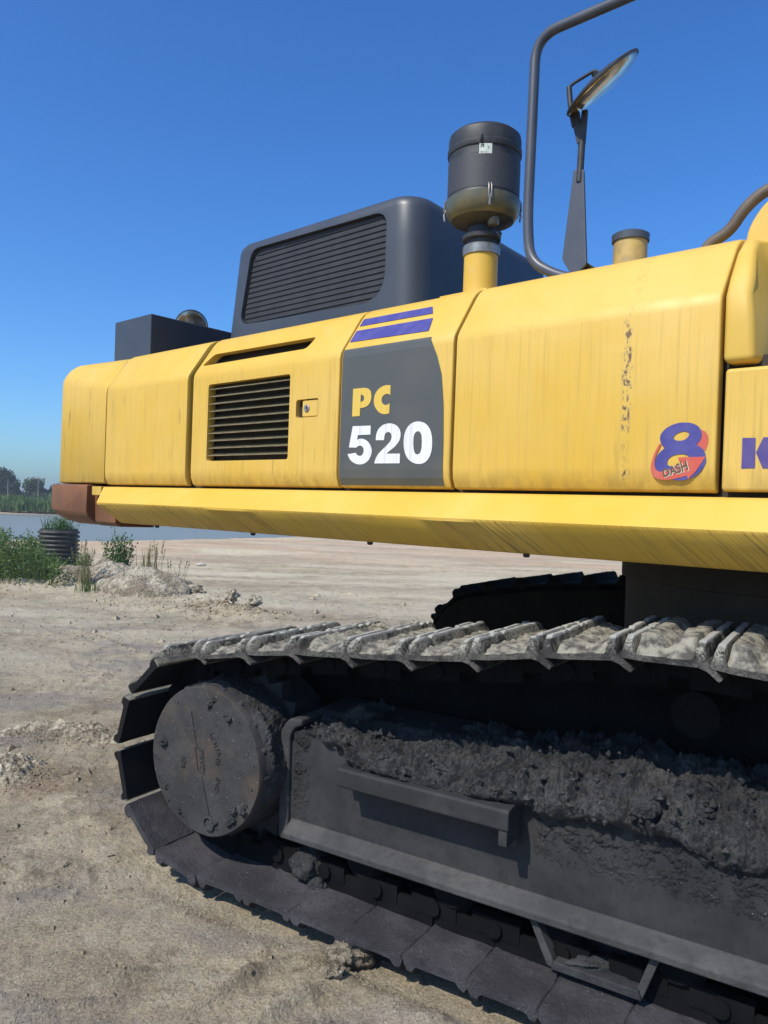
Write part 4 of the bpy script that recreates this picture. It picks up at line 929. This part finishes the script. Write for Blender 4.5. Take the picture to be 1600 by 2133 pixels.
def ground_mat():
    m = Mat('dry_dirt', .95, 0, .15); P = m.n('ShaderNodeNewGeometry').outputs['Position']
    st = m.n('ShaderNodeVectorMath', operation='MULTIPLY'); m.l(P, st.inputs[0]); st.inputs[1].default_value = (.35, 1, 1)
    big = m.noise(st.outputs[0], .55, 4, .55); mid = m.noise(P, 2.2, 6, .62, .6); sm_ = m.noise(P, 11, 6, .68); fine = m.noise(P, 75, 5, .72)
    c = m.mix(m.ramp(mid, .36, .62), (.215, .185, .135), (.345, .305, .235))
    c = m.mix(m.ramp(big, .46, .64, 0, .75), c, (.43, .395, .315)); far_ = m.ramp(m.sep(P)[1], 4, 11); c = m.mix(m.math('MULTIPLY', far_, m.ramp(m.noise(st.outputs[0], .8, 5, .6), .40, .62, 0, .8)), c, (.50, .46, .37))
    c = m.mix(m.ramp(m.noise(st.outputs[0], .33, 3), .52, .68, 0, .65), c, (.225, .18, .145))
    c = m.mix(m.ramp(sm_, .50, .70, 0, .65), c, (.42, .365, .25)); c = m.mix(m.ramp(sm_, .47, .30, 0, .55), c, (.125, .10, .072))
    c = m.mix(m.ramp(m.noise(P, 1.3, 4), .56, .68, 0, .35), c, (.20, .205, .13)); c = m.mix(m.math('MULTIPLY', m.ramp(m.noise(P, 3.7, 7, .7), .52, .60, 0, .7), m.ramp(m.noise(P, 1.0, 3), .45, .6)), c, (.46, .42, .32))
    c = m.mix(m.ramp(m.noise(P, .9, 3, .5), .60, .72, 0, .4), c, (.27, .175, .12))
    c = m.mix(m.ramp(fine, .50, .72, 0, .6), c, (.50, .44, .31)); c = m.mix(m.ramp(fine, .46, .32, 0, .6), c, (.09, .072, .052))
    z = m.sep(P)[2]; y = m.sep(P)[1]
    wet = m.ramp(z, -.12, -.30, 0, .7); c = m.mix(wet, c, (.11, .09, .065))
    farred = m.math('MULTIPLY', m.ramp(y, 17, 24, 0, .6), m.ramp(m.noise(st.outputs[0], .5, 4), .35, .6)); c = m.mix(farred, c, (.42, .29, .205))
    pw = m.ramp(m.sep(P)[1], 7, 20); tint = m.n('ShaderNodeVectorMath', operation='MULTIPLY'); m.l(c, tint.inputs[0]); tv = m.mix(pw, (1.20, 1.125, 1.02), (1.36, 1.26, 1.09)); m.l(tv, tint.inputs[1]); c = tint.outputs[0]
    c = m.mix(m.math('MULTIPLY', m.ramp(m.noise(st.outputs[0], 1.7, 5, .6), .50, .62, 0, .55), m.ramp(m.sep(P)[1], 14, 7)), c, (.225, .195, .185)); c = m.mix(m.ramp(m.noise(P, 4.5, 7, .75), .57, .66, 0, .55), c, (.50, .45, .34))
    v1 = m.vor(P, 95); grain = m.noise(P, 125, 4, .8); c = m.mix(m.ramp(grain, .53, .66, 0, .7), c, (.58, .51, .40)); c = m.mix(m.ramp(grain, .46, .34, 0, .75), c, (.085, .07, .05))
    m.col(c); b = m.bump(grain, 1., .010); b = m.bump(fine, .6, .012, b); b = m.bump(sm_, .7, .035, b); m.bump(m.noise(P, 32, 5, .7), .6, .02, b)
    return m.m
GM = ground_mat()
g = link('ground', me, GM, None, True); g['kind'] = 'structure'
# water
def water():
    m = Mat('pond_water', .08, 0, .3); P = m.n('ShaderNodeNewGeometry').outputs['Position']
    st = m.n('ShaderNodeVectorMath', operation='MULTIPLY'); m.l(P, st.inputs[0]); st.inputs[1].default_value = (.5, 1, 1)
    m.col(m.mix(m.ramp(m.noise(st.outputs[0], .12, 3), .3, .7), (.15, .185, .175), (.19, .22, .20))); m.rough(.22)
    m.bump(m.noise(st.outputs[0], 3.2, 4, .6), .25, .05)
    df = m.n('ShaderNodeBsdfDiffuse'); df.inputs[0].default_value = (.19, .21, .205, 1); mx = m.n('ShaderNodeMixShader'); mx.inputs[0].default_value = .65
    out = [n_ for n_ in m.nt.nodes if n_.type == 'OUTPUT_MATERIAL'][0]; m.l(m.p.outputs[0], mx.inputs[1]); m.l(df.outputs[0], mx.inputs[2]); m.l(mx.outputs[0], out.inputs[0]); return m.m
w = mk('pond', [(-160, 12, -.36), (30, 12, -.36), (30, 84, -.36), (-160, 84, -.36)], [(0, 1, 2, 3)], water()); w['kind'] = 'structure'

# ---------------------------------------------------------------- vegetation materials
def leafm(name, c1, c2, c3, ys=0.):
    m = Mat(name, .6, 0, .25); g_ = m.n('ShaderNodeNewGeometry'); rnd = g_.outputs['Random Per Island']
    c = m.mix(m.ramp(rnd, .0, .6), c1, c2); c = m.mix(m.ramp(rnd, .72, 1.), c, c3); m.col(c)
    tr = m.n('ShaderNodeBsdfTranslucent'); m.l(c.node.outputs[2], tr.inputs[0]); mx = m.n('ShaderNodeMixShader'); mx.inputs[0].default_value = .25
    out = [n_ for n_ in m.nt.nodes if n_.type == 'OUTPUT_MATERIAL'][0]; m.l(m.p.outputs[0], mx.inputs[1]); m.l(tr.outputs[0], mx.inputs[2]); m.l(mx.outputs[0], out.inputs[0])
    return m.m
LG = leafm('green_leaves', (.035, .085, .018), (.075, .15, .03), (.14, .20, .05))
LD = leafm('dark_green_leaves', (.022, .055, .016), (.045, .095, .025), (.08, .13, .035))
LR = leafm('far_reed_green', (.07, .13, .03), (.11, .18, .045), (.17, .22, .07))
LT = leafm('far_tree_leaves', (.018, .040, .022), (.030, .060, .028), (.05, .085, .035))
LS = leafm('dry_straw', (.18, .17, .07), (.25, .21, .10), (.11, .15, .05))
STEM = plain('green_stem', (.10, .13, .05), (.18, .15, .08), .7, 10)
BARK = plain('bark', (.10, .08, .06), (.06, .05, .04), .9, 6)
class Leaves:
    def __init__(s): s.V = []; s.F = []
    def leaf(s, p, d, up, L, w):
        d = d.normalized(); x = d.cross(up); x = x.normalized() if x.length > 1e-4 else Vector((1, 0, 0)); n = len(s.V); n_ = x.cross(d)
        s.V += [p, p+d*L*.45+x*w-n_*w*.2, p+d*L, p+d*L*.45-x*w-n_*w*.2, p+d*L*.5+n_*w*.25]
        s.F += [(n, n+1, n+4), (n+1, n+2, n+4), (n+2, n+3, n+4), (n+3, n, n+4)]
    def quad(s, p, d, up, L, w):
        d = d.normalized(); x = d.cross(up); x = x.normalized() if x.length > 1e-4 else Vector((1, 0, 0)); n = len(s.V)
        s.V += [p-x*w*.3, p+d*L*.5+x*w, p+d*L, p+d*L*.5-x*w]; s.F += [(n, n+1, n+2, n+3)]
    def blade(s, p, lean, L, w):
        x = Vector((lean.y, -lean.x, 0)); x = x.normalized() if x.length > 1e-4 else Vector((1, 0, 0)); n = len(s.V); z = Vector((0, 0, 1))
        q = p+z*L*.55+lean*L*.25; t = p+z*L*.95+lean*L*.8
        s.V += [p-x*w, p+x*w, q+x*w*.8, q-x*w*.8, t]; s.F += [(n, n+1, n+2, n+3), (n+3, n+2, n+4)]
    def build(s, name, mat, parent=None): 
        me = bpy.data.meshes.new(name); me.from_pydata([tuple(v) for v in s.V], [], s.F); return link(name, me, mat, parent)
def rv(r_, z=.0): v_ = Vector((r_.gauss(0, 1), r_.gauss(0, 1), r_.gauss(0, 1))); v_.z += z; return v_.normalized()
def stemset(pts, r, parent, name='stem', mat=None):
    """several thin square stems joined in one mesh"""
    V = []; F = []
    for a, b in pts:
        a = Vector(a); b = Vector(b); d = (b-a).normalized(); x = d.cross(Vector((.3, .9, .1))).normalized()*r; y = d.cross(x); n = len(V)
        V += [a+x, a+y, a-x, a-y, b+x*.4, b+y*.4, b-x*.4, b-y*.4]; F += [(n+k, n+(k+1) % 4, n+4+(k+1) % 4, n+4+k) for k in range(4)]
    return mk(name, V, F, mat or STEM, parent)
def gz(x, y): return float(ground_h(np.array([x]), np.array([y]))[0])
# thicket of weeds at the left edge
L = Leaves(); LL = Leaves(); st_ = []; rn = random.Random(3)
def hz(x):      # top height falls towards the right
    q = x; return max(.22, min(1.0, .30-(q+5.05)*.58+.10*math.sin(x*5.3)+.06*math.sin(x*13.1)))
for i in range(620):
    x = rn.uniform(-9.2, -4.95); y = rn.uniform(12.0, 15.2)-(x+5)*.05; q_ = x+(y-12.3)*.42
    if q_ > -5.0: continue
    H_ = hz(q_)*rn.uniform(.55, 1.08)
    base = Vector((x, y, gz(x, y)-.02)); tip = base+Vector((rn.gauss(0, .10), rn.gauss(0, .10), H_)); st_.append((base, tip))
    for k in range(int(58*H_+14)):
        t = rn.random()**.8; p = base.lerp(tip, t)+Vector((rn.gauss(0, .085), rn.gauss(0, .085), rn.gauss(0, .03)))*(1.15-.6*t)
        (L if rn.random() < .7 else LL).leaf(p, rv(rn, .35), rv(rn, .8), rn.uniform(.035, .075), rn.uniform(.009, .018))
for i in range(620):
    x = rn.uniform(-9, -4.7); y = rn.uniform(11.9, 14.5); q_ = x+(y-12.3)*.42
    if q_ < -4.95: LL.blade(Vector((x, y, gz(x, y))), Vector((rn.gauss(0, .25), rn.gauss(0, .25), 0)), hz(q_)*rn.uniform(.4, 1.0), .006)
th = L.build('weed_thicket', LG); th['kind'] = 'stuff'; tag(th, 'dense thicket of green weeds at the left edge by the pond', 'weeds')
lm = LL.build('pale_leaves', leafm('pale_weed_leaves', (.08, .13, .03), (.13, .19, .05), (.19, .24, .08)), th); lm['kind'] = 'stuff'
s_ = stemset(st_, .005, th, 'stems'); s_['kind'] = 'stuff'
def bush(name, label, cat, c, H_, R_, n, seed, mat, leaf=(.04, .09), w=.22, stems=9, dense=40):
    r_ = random.Random(seed); t_ = thing(name, label, cat, (c[0], c[1], gz(*c))); L = Leaves(); st = []; base = Vector((c[0], c[1], gz(*c)-.02))
    for i in range(stems):
        an_ = r_.uniform(0, 2*PI); sp = r_.random()**.6*R_; tip = base+Vector((math.cos(an_)*sp, math.sin(an_)*sp, H_*(r_.uniform(.65, 1.0) if sp < R_*.6 else r_.uniform(.45, .8)))); b_ = base+Vector((math.cos(an_), math.sin(an_), 0))*sp*.25
        st.append((b_, tip))
        for k in range(dense):
            t = r_.uniform(.12, 1); p = b_.lerp(tip, t); d = rv(r_, .3); Lf = r_.uniform(*leaf)*(1.15-.4*t); L.leaf(p+d*.03*r_.random()+Vector((r_.gauss(0, .03), r_.gauss(0, .03), 0)), d, Vector((0, 0, 1))+rv(r_)*.5, Lf, Lf*w)
    L.build('foliage', mat, t_)['kind'] = 'stuff'; stemset(st, .006, t_); return t_
bush('leafy_bush', 'upright leafy green bush between the rubble heap and the pond', 'bush', (-4.90, 14.3), 1.06, .36, 0, 4, LG, (.05, .10), .22, 26, 60)
bush('small_shrub', 'small pale green shrub right beside the black ribbed pipe', 'shrub', (-6.28, 16.3), .52, .30, 0, 5, leafm('yellowish_leaves', (.08, .12, .03), (.13, .18, .05), (.2, .22, .08)), (.03, .06), .28, 20, 55)
def tuft(name, label, c, H_, R_, n, seed, mat, lean=.22, w=.008, heads=0):
    r_ = random.Random(seed); t_ = thing(name, label, 'grass tuft', (c[0], c[1], gz(*c))); L = Leaves(); st = []
    for i in range(n):
        an_ = r_.uniform(0, 2*PI); sp = r_.random()*R_; L.blade(Vector((c[0]+math.cos(an_)*sp, c[1]+math.sin(an_)*sp, gz(*c)-.01)), Vector((r_.gauss(0, lean), r_.gauss(0, lean), 0)), H_*r_.uniform(.5, 1), w*r_.uniform(.6, 1.3))
    L.build('blades', mat, t_)['kind'] = 'stuff'
    if heads:
        for i in range(heads):
            x, y = c[0]+r_.gauss(0, R_*.5), c[1]+r_.gauss(0, R_*.5); a_ = Vector((x, y, gz(*c))); b_ = a_+Vector((r_.gauss(0, .08), r_.gauss(0, .05), H_*r_.uniform(.8, 1.05))); st.append((a_, b_))
            sp_ = Leaves()
            for k in range(26): L2 = r_.uniform(.72, 1.0); p = a_.lerp(b_, L2); sp_.quad(p, rv(r_, 1.2), rv(r_), .030, .006)
            sp_.build('seed_head', LS, t_)
        stemset(st, .004, t_, 'stalk', LS)
    return t_
tuft('reed_tuft', 'tall reed tuft with seed heads behind the pale slab heap', (-4.05, 13.3), .80, .20, 70, 1, LS, .16, .008, 11)
tuft('reed_tuft', 'thin brown-headed reeds growing out of the first rubble heap', (-4.72, 12.25), .70, .14, 40, 2, LS, .12, .006, 7)
tuft('grass_tuft', 'bent dry grass at the right end of the pale slab heap', (-3.45, 12.9), .48, .16, 34, 3, LS, .45, .006, 5)
tuft('grass_tuft', 'sparse low green blades in front of the first rubble heap', (-4.55, 11.85), .22, .22, 60, 6, LG, .35, .006)

# black corrugated pipe standing upright, with grass growing out of it
px, py = -7.05, 16.7; pz = gz(px, py)
pr = [(.36, -.1)]
for i in range(9): z = .02+i*.092; pr += [(.385, z), (.425, z+.014), (.430, z+.035), (.425, z+.056), (.385, z+.070)]
pr += [(.385, .86), (.35, .86), (.345, .60), (0, .60)]
PIPE = thing('corrugated_pipe', 'black ribbed plastic pipe standing upright at the edge of the pond', 'pipe', (px, py, pz))
lathe('ribbed_wall', (px, py, pz), pr, plain('weathered_black_plastic', (.03, .028, .024), (.075, .07, .055), .6, 7), PIPE, 56, ang=60)
rn = random.Random(11); L = Leaves()
for i in range(150):
    an_ = rn.uniform(0, 2*PI); sp = rn.random()*.34; p = Vector((px+math.cos(an_)*sp, py+math.sin(an_)*sp, pz+.60)); L.blade(p, Vector((rn.gauss(0, .3), rn.gauss(0, .3), 0)), rn.uniform(.28, .62), .010)
for i in range(420):
    p = Vector((px+.12+rn.gauss(0, .14), py+rn.gauss(0, .14), pz+.82+rn.random()*.28)); L.leaf(p, rv(rn, .5), rv(rn, 1), rn.uniform(.04, .08), .012)
t_ = thing('pipe_grass', 'green grass sprouting from the top of the black ribbed pipe', 'grass', (px, py, pz+.6)); L.build('blades', LG, t_)['kind'] = 'stuff'

# rubble heaps
RUB = None
def rubm():
    m = Mat('pale_rubble', .95, 0, .15); P = m.n('ShaderNodeNewGeometry').outputs['Position']
    c = m.mix(m.ramp(m.noise(P, 3.2, 5, .6), .38, .6), (.32, .265, .19), (.66, .58, .43)); c = m.mix(m.ramp(m.noise(P, 24, 5, .7), .50, .36, 0, .75), c, (.13, .11, .075))
    c = m.mix(m.ramp(m.noise(P, 9, 4), .55, .7, 0, .35), c, (.42, .30, .22))
    m.col(c); b = m.bump(m.noise(P, 26, 5, .75), 1., .06); m.bump(m.vor(P, 34), .7, .04, b); return m.m
RUB = rubm()
def heap(name, label, c, sx, sy, hh, rot, seed, pitted=.09, flat_=.5):
    nx, ny = 110, 80; V = []; F = []; z0 = gz(*c)-.05
    for j in range(ny+1):
        for i in range(nx+1):
            u = i/nx*2-1; v_ = j/ny*2-1; d = (abs(u)**2.4+abs(v_)**2.4)**(1/2.4); h = max(0, 1-d)**flat_
            w = noise.noise(Vector((u*2+seed, v_*2, 0)))*.35
            zz = hh*h*(1+w)+pitted*hh*2*(fbm(Vector((u*3.5*sx+seed, v_*3.5*sy, 1)), 6, .55))*min(1, h*2)+.018*abs(noise.noise(Vector((u*26*sx, v_*26*sy, seed))))*min(1, h*3)
            x = u*sx*(1+.16*noise.noise(Vector((v_*2, u, seed+3)))); y = v_*sy*(1+.16*noise.noise(Vector((u*2, v_, seed+5))))
            V.append((c[0]+x*math.cos(rot)-y*math.sin(rot), c[1]+x*math.sin(rot)+y*math.cos(rot), z0+zz-(.05 if h == 0 else 0)))
    for j in range(ny):
        for i in range(nx): k = j*(nx+1)+i; F.append((k, k+1, k+nx+2, k+nx+1))
    o = mk(name, V, F, RUB, None, True); return tag(o, label, 'rubble heap')
heap('rubble_heap', 'steep heap of pale pitted rubble right of the weed thicket', (-4.72, 12.9), .84, .62, .46, .12, 2, .05, .34)
heap('rubble_heap', 'low pale slab of broken rubble nearest the excavator counterweight', (-3.72, 12.1), .80, .52, .34, -.25, 6, .055, .32)
def clod(label, c, r, seed, sc=(1, 1, .7), mat=None, cat='dirt clod', sink=.3):
    o = lump('dirt_clod', (c[0], c[1], gz(*c)+r*sc[2]*(1-sink)), r, mat or RUB, None, seed, .45, 4, sc); return tag(o, label, cat)
clod('rounder dark clod, left-hand one of the two on the loose dirt strip beyond the track', (-2.05, 10.55), .085, 1, (1, 1, .9), sink=-.7)
clod('wider dark clod, right-hand one of the two on the loose dirt strip beyond the track', (-1.75, 10.6), .080, 2, (1.2, 1, .9), sink=-.6)
clod('tiny white stone on the reddish ground near the pond', (-4.35, 18.4), .075, 3, (1.5, 1, .5), plain('pale_stone', (.5, .46, .38), (.4, .36, .28), .9), 'stone')
clod('knobbly sandy clod beside the lower track near the bottom edge', (-.075, 2.62), .055, 4, (1.3, .8, .9), sink=.1)
clod('smaller sandy lump just below the knobbly clod by the track', (-.11, 2.50), .026, 5, (1.3, .8, .8), sink=.1)
clod('flat dark clod at the left edge of the photo', (-3.55, 6.05), .06, 6, (1.4, 1, .4))
clod('dark clod at the right foot of the pale slab heap', (-2.95, 12.0), .12, 7, (1.3, 1, .6))
heap('crusty_mound', 'low whitish crusty mound of sand cut by the left edge of the photo', (-2.16, 4.20), .42, .30, .12, .3, 12, .22, .7)
heap('crusty_mound', 'whitish crumbling sand ridge just behind the mound at the left edge', (-2.02, 4.95), .46, .22, .11, -.15, 15, .22, .7)
# loose crumbs
rn = random.Random(21); V = []; F = []
ico = [(0, 0, 1), (.9, 0, .1), (-.3, .85, .1), (-.5, -.8, .0), (.3, .2, -.6)]
fi = [(0, 1, 2), (0, 2, 3), (0, 3, 1), (4, 2, 1), (4, 3, 2), (4, 1, 3)]
def crumb(x, y, s):
    n = len(V); z = gz_fast(x, y); a = rn.uniform(0, 6.28); ca_, sa_ = math.cos(a), math.sin(a); q = [rn.uniform(.6, 1.3) for _ in range(5)]
    for k, (u, v_, w_) in enumerate(ico): u *= q[k]; v_ *= q[k]; w_ *= q[k]; V.append((x+(u*ca_-v_*sa_)*s, y+(u*sa_+v_*ca_)*s, z+w_*s*.7))
    F.extend([(n+a_, n+b_, n+c_) for a_, b_, c_ in fi])
pts = []
for i in range(9000):
    r = 1.7*math.exp(rn.random()*2.1); a = math.radians(rn.uniform(-33, 20)); pts.append((r*math.sin(a), r*math.cos(a), r*.0011*rn.uniform(.7, 2.0)*(3.4 if rn.random() < .06 else 1.1)))
for bx, by, sx, sy, hh, an_ in BUMPS[:4]:
    for i in range(420): u = rn.gauss(0, .42)*sx; v_ = rn.gauss(0, .42)*sy; pts.append((bx+u*math.cos(an_)-v_*math.sin(an_), by+u*math.sin(an_)+v_*math.cos(an_), rn.uniform(.004, .016)*(1+(by > 8)*1.4)*(1 if by > 3 else .6)))
for i in range(700): x, y = (rn.gauss(-2.05, .22), rn.gauss(4.2, .18)) if rn.random() < .5 else (rn.gauss(-1.95, .25), rn.gauss(4.95, .15)); pts.append((x, y, rn.uniform(.003, .014)))
for i in range(900): aa = rn.uniform(-2.3, .2); bb = 1.69+abs(rn.gauss(0, .05)); pts.append((CX+aa*UT[0]+bb*NT[0], CY+aa*UT[1]+bb*NT[1], rn.uniform(.002, .009)))
for i in range(500): x = rn.uniform(-4.2, -2.4); pts.append((x+rn.gauss(0, .1), 11.4+rn.gauss(0, .35), rn.uniform(.01, .035)))
for i in range(260): t = rn.random(); y = 6.2+2.6*t; pts.append((-2.0-(y-7.3)*.95+rn.gauss(0, .03), y, rn.uniform(.006, .018)))
for i in range(160): x = rn.gauss(-2.15, .38); pts.append((x, 10.5+rn.gauss(0, .16)-(x+2.1)*.25, rn.uniform(.015, .05)))
for i in range(500): x = rn.gauss(-2.4, .8); y = rn.gauss(8.4, .35); pts.append((x, y, rn.uniform(.005, .018)))
ax_ = np.array([p[0] for p in pts]); ay_ = np.array([p[1] for p in pts]); az_ = ground_h(ax_, ay_)
zi = iter(az_.tolist()); gz_fast = lambda x, y: next(zi)
for p in pts: crumb(*p)
cr = mk('dirt_crumbs', V, F, GM, None); cr['kind'] = 'stuff'; tag(cr, 'small loose crumbs of dirt scattered over the dry ground', 'gravel')

# far bank
L = Leaves(); rn = random.Random(5)
for i in range(26000):
    y = 74.6+abs(rn.gauss(0, 1))*3.2 if rn.random() < .8 else rn.uniform(76, 90); x = rn.uniform(-62, -6); hh = rn.uniform(.7, 1.5)*(1+.1*(y-76)/6); hh *= .8+.4*noise.noise(Vector((x*.35, y*.3, 0)))
    L.blade(Vector((x, y, -.1 if y < 77.5 else .05)), Vector((rn.gauss(0, .25), rn.gauss(0, .25), 0)), hh*1.15, rn.uniform(.035, .08))
rb = L.build('reed_bed', LR); rb['kind'] = 'stuff'; tag(rb, 'bright green reed bed along the far bank of the pond', 'reeds')
def tree(label, x, y, H_, W_, seed, n=2600, mat=LT, low=.12):
    r_ = random.Random(seed); t_ = thing('tree', label, 'tree', (x, y, .05)); L = Leaves(); base = Vector((x, y, .0))
    tube('trunk', [base, base+Vector((.1, 0, H_*.35)), base+Vector((-.1, 0, H_*.75))], .2, BARK, t_, 8, [.25, .17, .06])
    bl = []
    for i in range(16):
        an_ = r_.uniform(0, 6.28); h = r_.uniform(low+.1, .95); rad = W_*.5*math.sin(min(1, (h-low)/(1-low)*1.25+.15)*PI*.8)**.7*r_.uniform(.3, .85); bl.append((base+Vector((math.cos(an_)*rad, math.sin(an_)*rad, h*H_*.92)), r_.uniform(.14, .26)*W_))
    for i, (c, rad) in enumerate(bl):
        if i < 7: tube('limb', [base+Vector((0, 0, H_*.3)), (base+Vector((0, 0, H_*.45))).lerp(c, .5), c], .08, BARK, t_, 6, [.10, .06, .02])
        for k in range(n//16):
            d = rv(r_); L.quad(c+d*rad*r_.uniform(.55, 1.12)**1, rv(r_, .2), rv(r_), r_.uniform(.22, .42), r_.uniform(.08, .15))
    L.build('crown', mat, t_)['kind'] = 'stuff'; return t_
G_ = 'trees along the far bank'
LT2 = leafm('mid_tree_leaves', (.035, .07, .03), (.06, .105, .04), (.09, .14, .055))
for lab, x, y, H_, W_, sd_, mt in (('tallest dark tree behind the far bank at the left edge', -55.6, 110, 5.3, 5.6, 1, LT), ('dark tree cut by the left edge behind the far bank', -59.5, 112, 4.8, 5.5, 2, LT),
    ('lower lobe-shaped tree right of the tallest dark tree', -53.1, 108, 4.2, 3.4, 8, LT), ('small pale round tree between the tallest tree and the wooden pole', -52.6, 116, 3.7, 4.0, 3, LT2), ('low bushy tree just right of the far wooden pole', -49.6, 116, 3.4, 3.4, 4, LT), ('broad bushy tree next to the counterweight on the far bank', -46.6, 116, 3.9, 4.2, 5, LT2), ('taller bushy tree partly hidden by the counterweight', -43.5, 116, 4.2, 4.6, 6, LT2), ('far bank tree hidden mostly under the yellow counterweight', -39.5, 114, 3.8, 4.4, 7, LT)):
    tree(lab, x, y, H_, W_, sd_, 4200, mt)
for i, (x, y) in enumerate([(-66, 114), (-73, 116), (-80, 118), (-34, 118), (-28, 117), (-21, 119)]):
    t_ = tree(['third dark tree out past the left edge, beyond the far bank', 'fourth dark tree out past the left edge, beyond the far bank', 'outermost dark tree past the left edge beyond the far bank', 'dark tree hidden behind the left part of the counterweight', 'dark tree hidden behind the middle of the yellow body', 'dark tree farthest right behind the yellow body'][i], x, y, 4.3, 5, 30+i, 2000, LT); t_['group'] = 'trees further along the far bank'
L = Leaves(); rn = random.Random(9)
for i in range(9000):
    x = rn.uniform(-80, 0); y = rn.uniform(108, 122); hh = 1.7+.8*noise.noise(Vector((x*.2, 0, 0))); L.quad(Vector((x, y, rn.uniform(.2, hh))), rv(rn, .4), rv(rn), rn.uniform(.3, .6), rn.uniform(.12, .22))
hg = L.build('undergrowth', LT2); hg['kind'] = 'stuff'; tag(hg, 'low dark undergrowth below the far trees', 'undergrowth')
PM = plain('grey_pole', (.13, .125, .12), (.18, .17, .16), .8, 3)
def pole(label, x, y, H_, arm=True):
    t_ = thing('utility_pole', label, 'pole', (x, y, .05), 0, None); tube('post', [Vector((x, y, 0)), Vector((x, y, H_))], .09, PM, t_, 8, [.07, .05])
    if arm: 
        tube('crossarm', [Vector((x-.9, y, H_-.35)), Vector((x+.9, y, H_-.30))], .05, PM, t_, 6)
        for dx in (-.8, 0, .8): tube('insulator', [Vector((x+dx, y, H_-.3)), Vector((x+dx, y, H_-.12))], .04, PM, t_, 6)
pole('wooden utility pole with crossarm between the far trees', -46.9, 104, 4.05)
pole('thin pale pole in front of the dark tree at the left edge', -46.6, 95, 3.3, False)
# small hanging cable under the body
tube('hanging_cable', [B(-.95, .2, 1.43), B(-.952, .2, 1.39), B(-.951, .2, 1.34)], .004, M['rubber'], EX, 6)

# summer haze over the pond and the far bank
hzm = bpy.data.materials.new('haze_air'); hzm.use_nodes = True; hn = hzm.node_tree.nodes; hn.clear()
ho = hn.new('ShaderNodeOutputMaterial'); hv = hn.new('ShaderNodeVolumePrincipled'); hv.inputs['Color'].default_value = (.92, .95, 1, 1); hv.inputs['Density'].default_value = .0011; hv.inputs['Anisotropy'].default_value = .2
hzm.node_tree.links.new(hv.outputs[0], ho.inputs['Volume'])
hz_ = mk('haze', [(x, y, z) for z in (-2.4, 7.2) for y in (-3300, 3300) for x in (-3300, 3300)], [(0, 1, 3, 2), (4, 5, 7, 6), (0, 1, 5, 4), (2, 3, 7, 6), (0, 2, 6, 4), (1, 3, 7, 5)], hzm); hz_['kind'] = 'stuff'
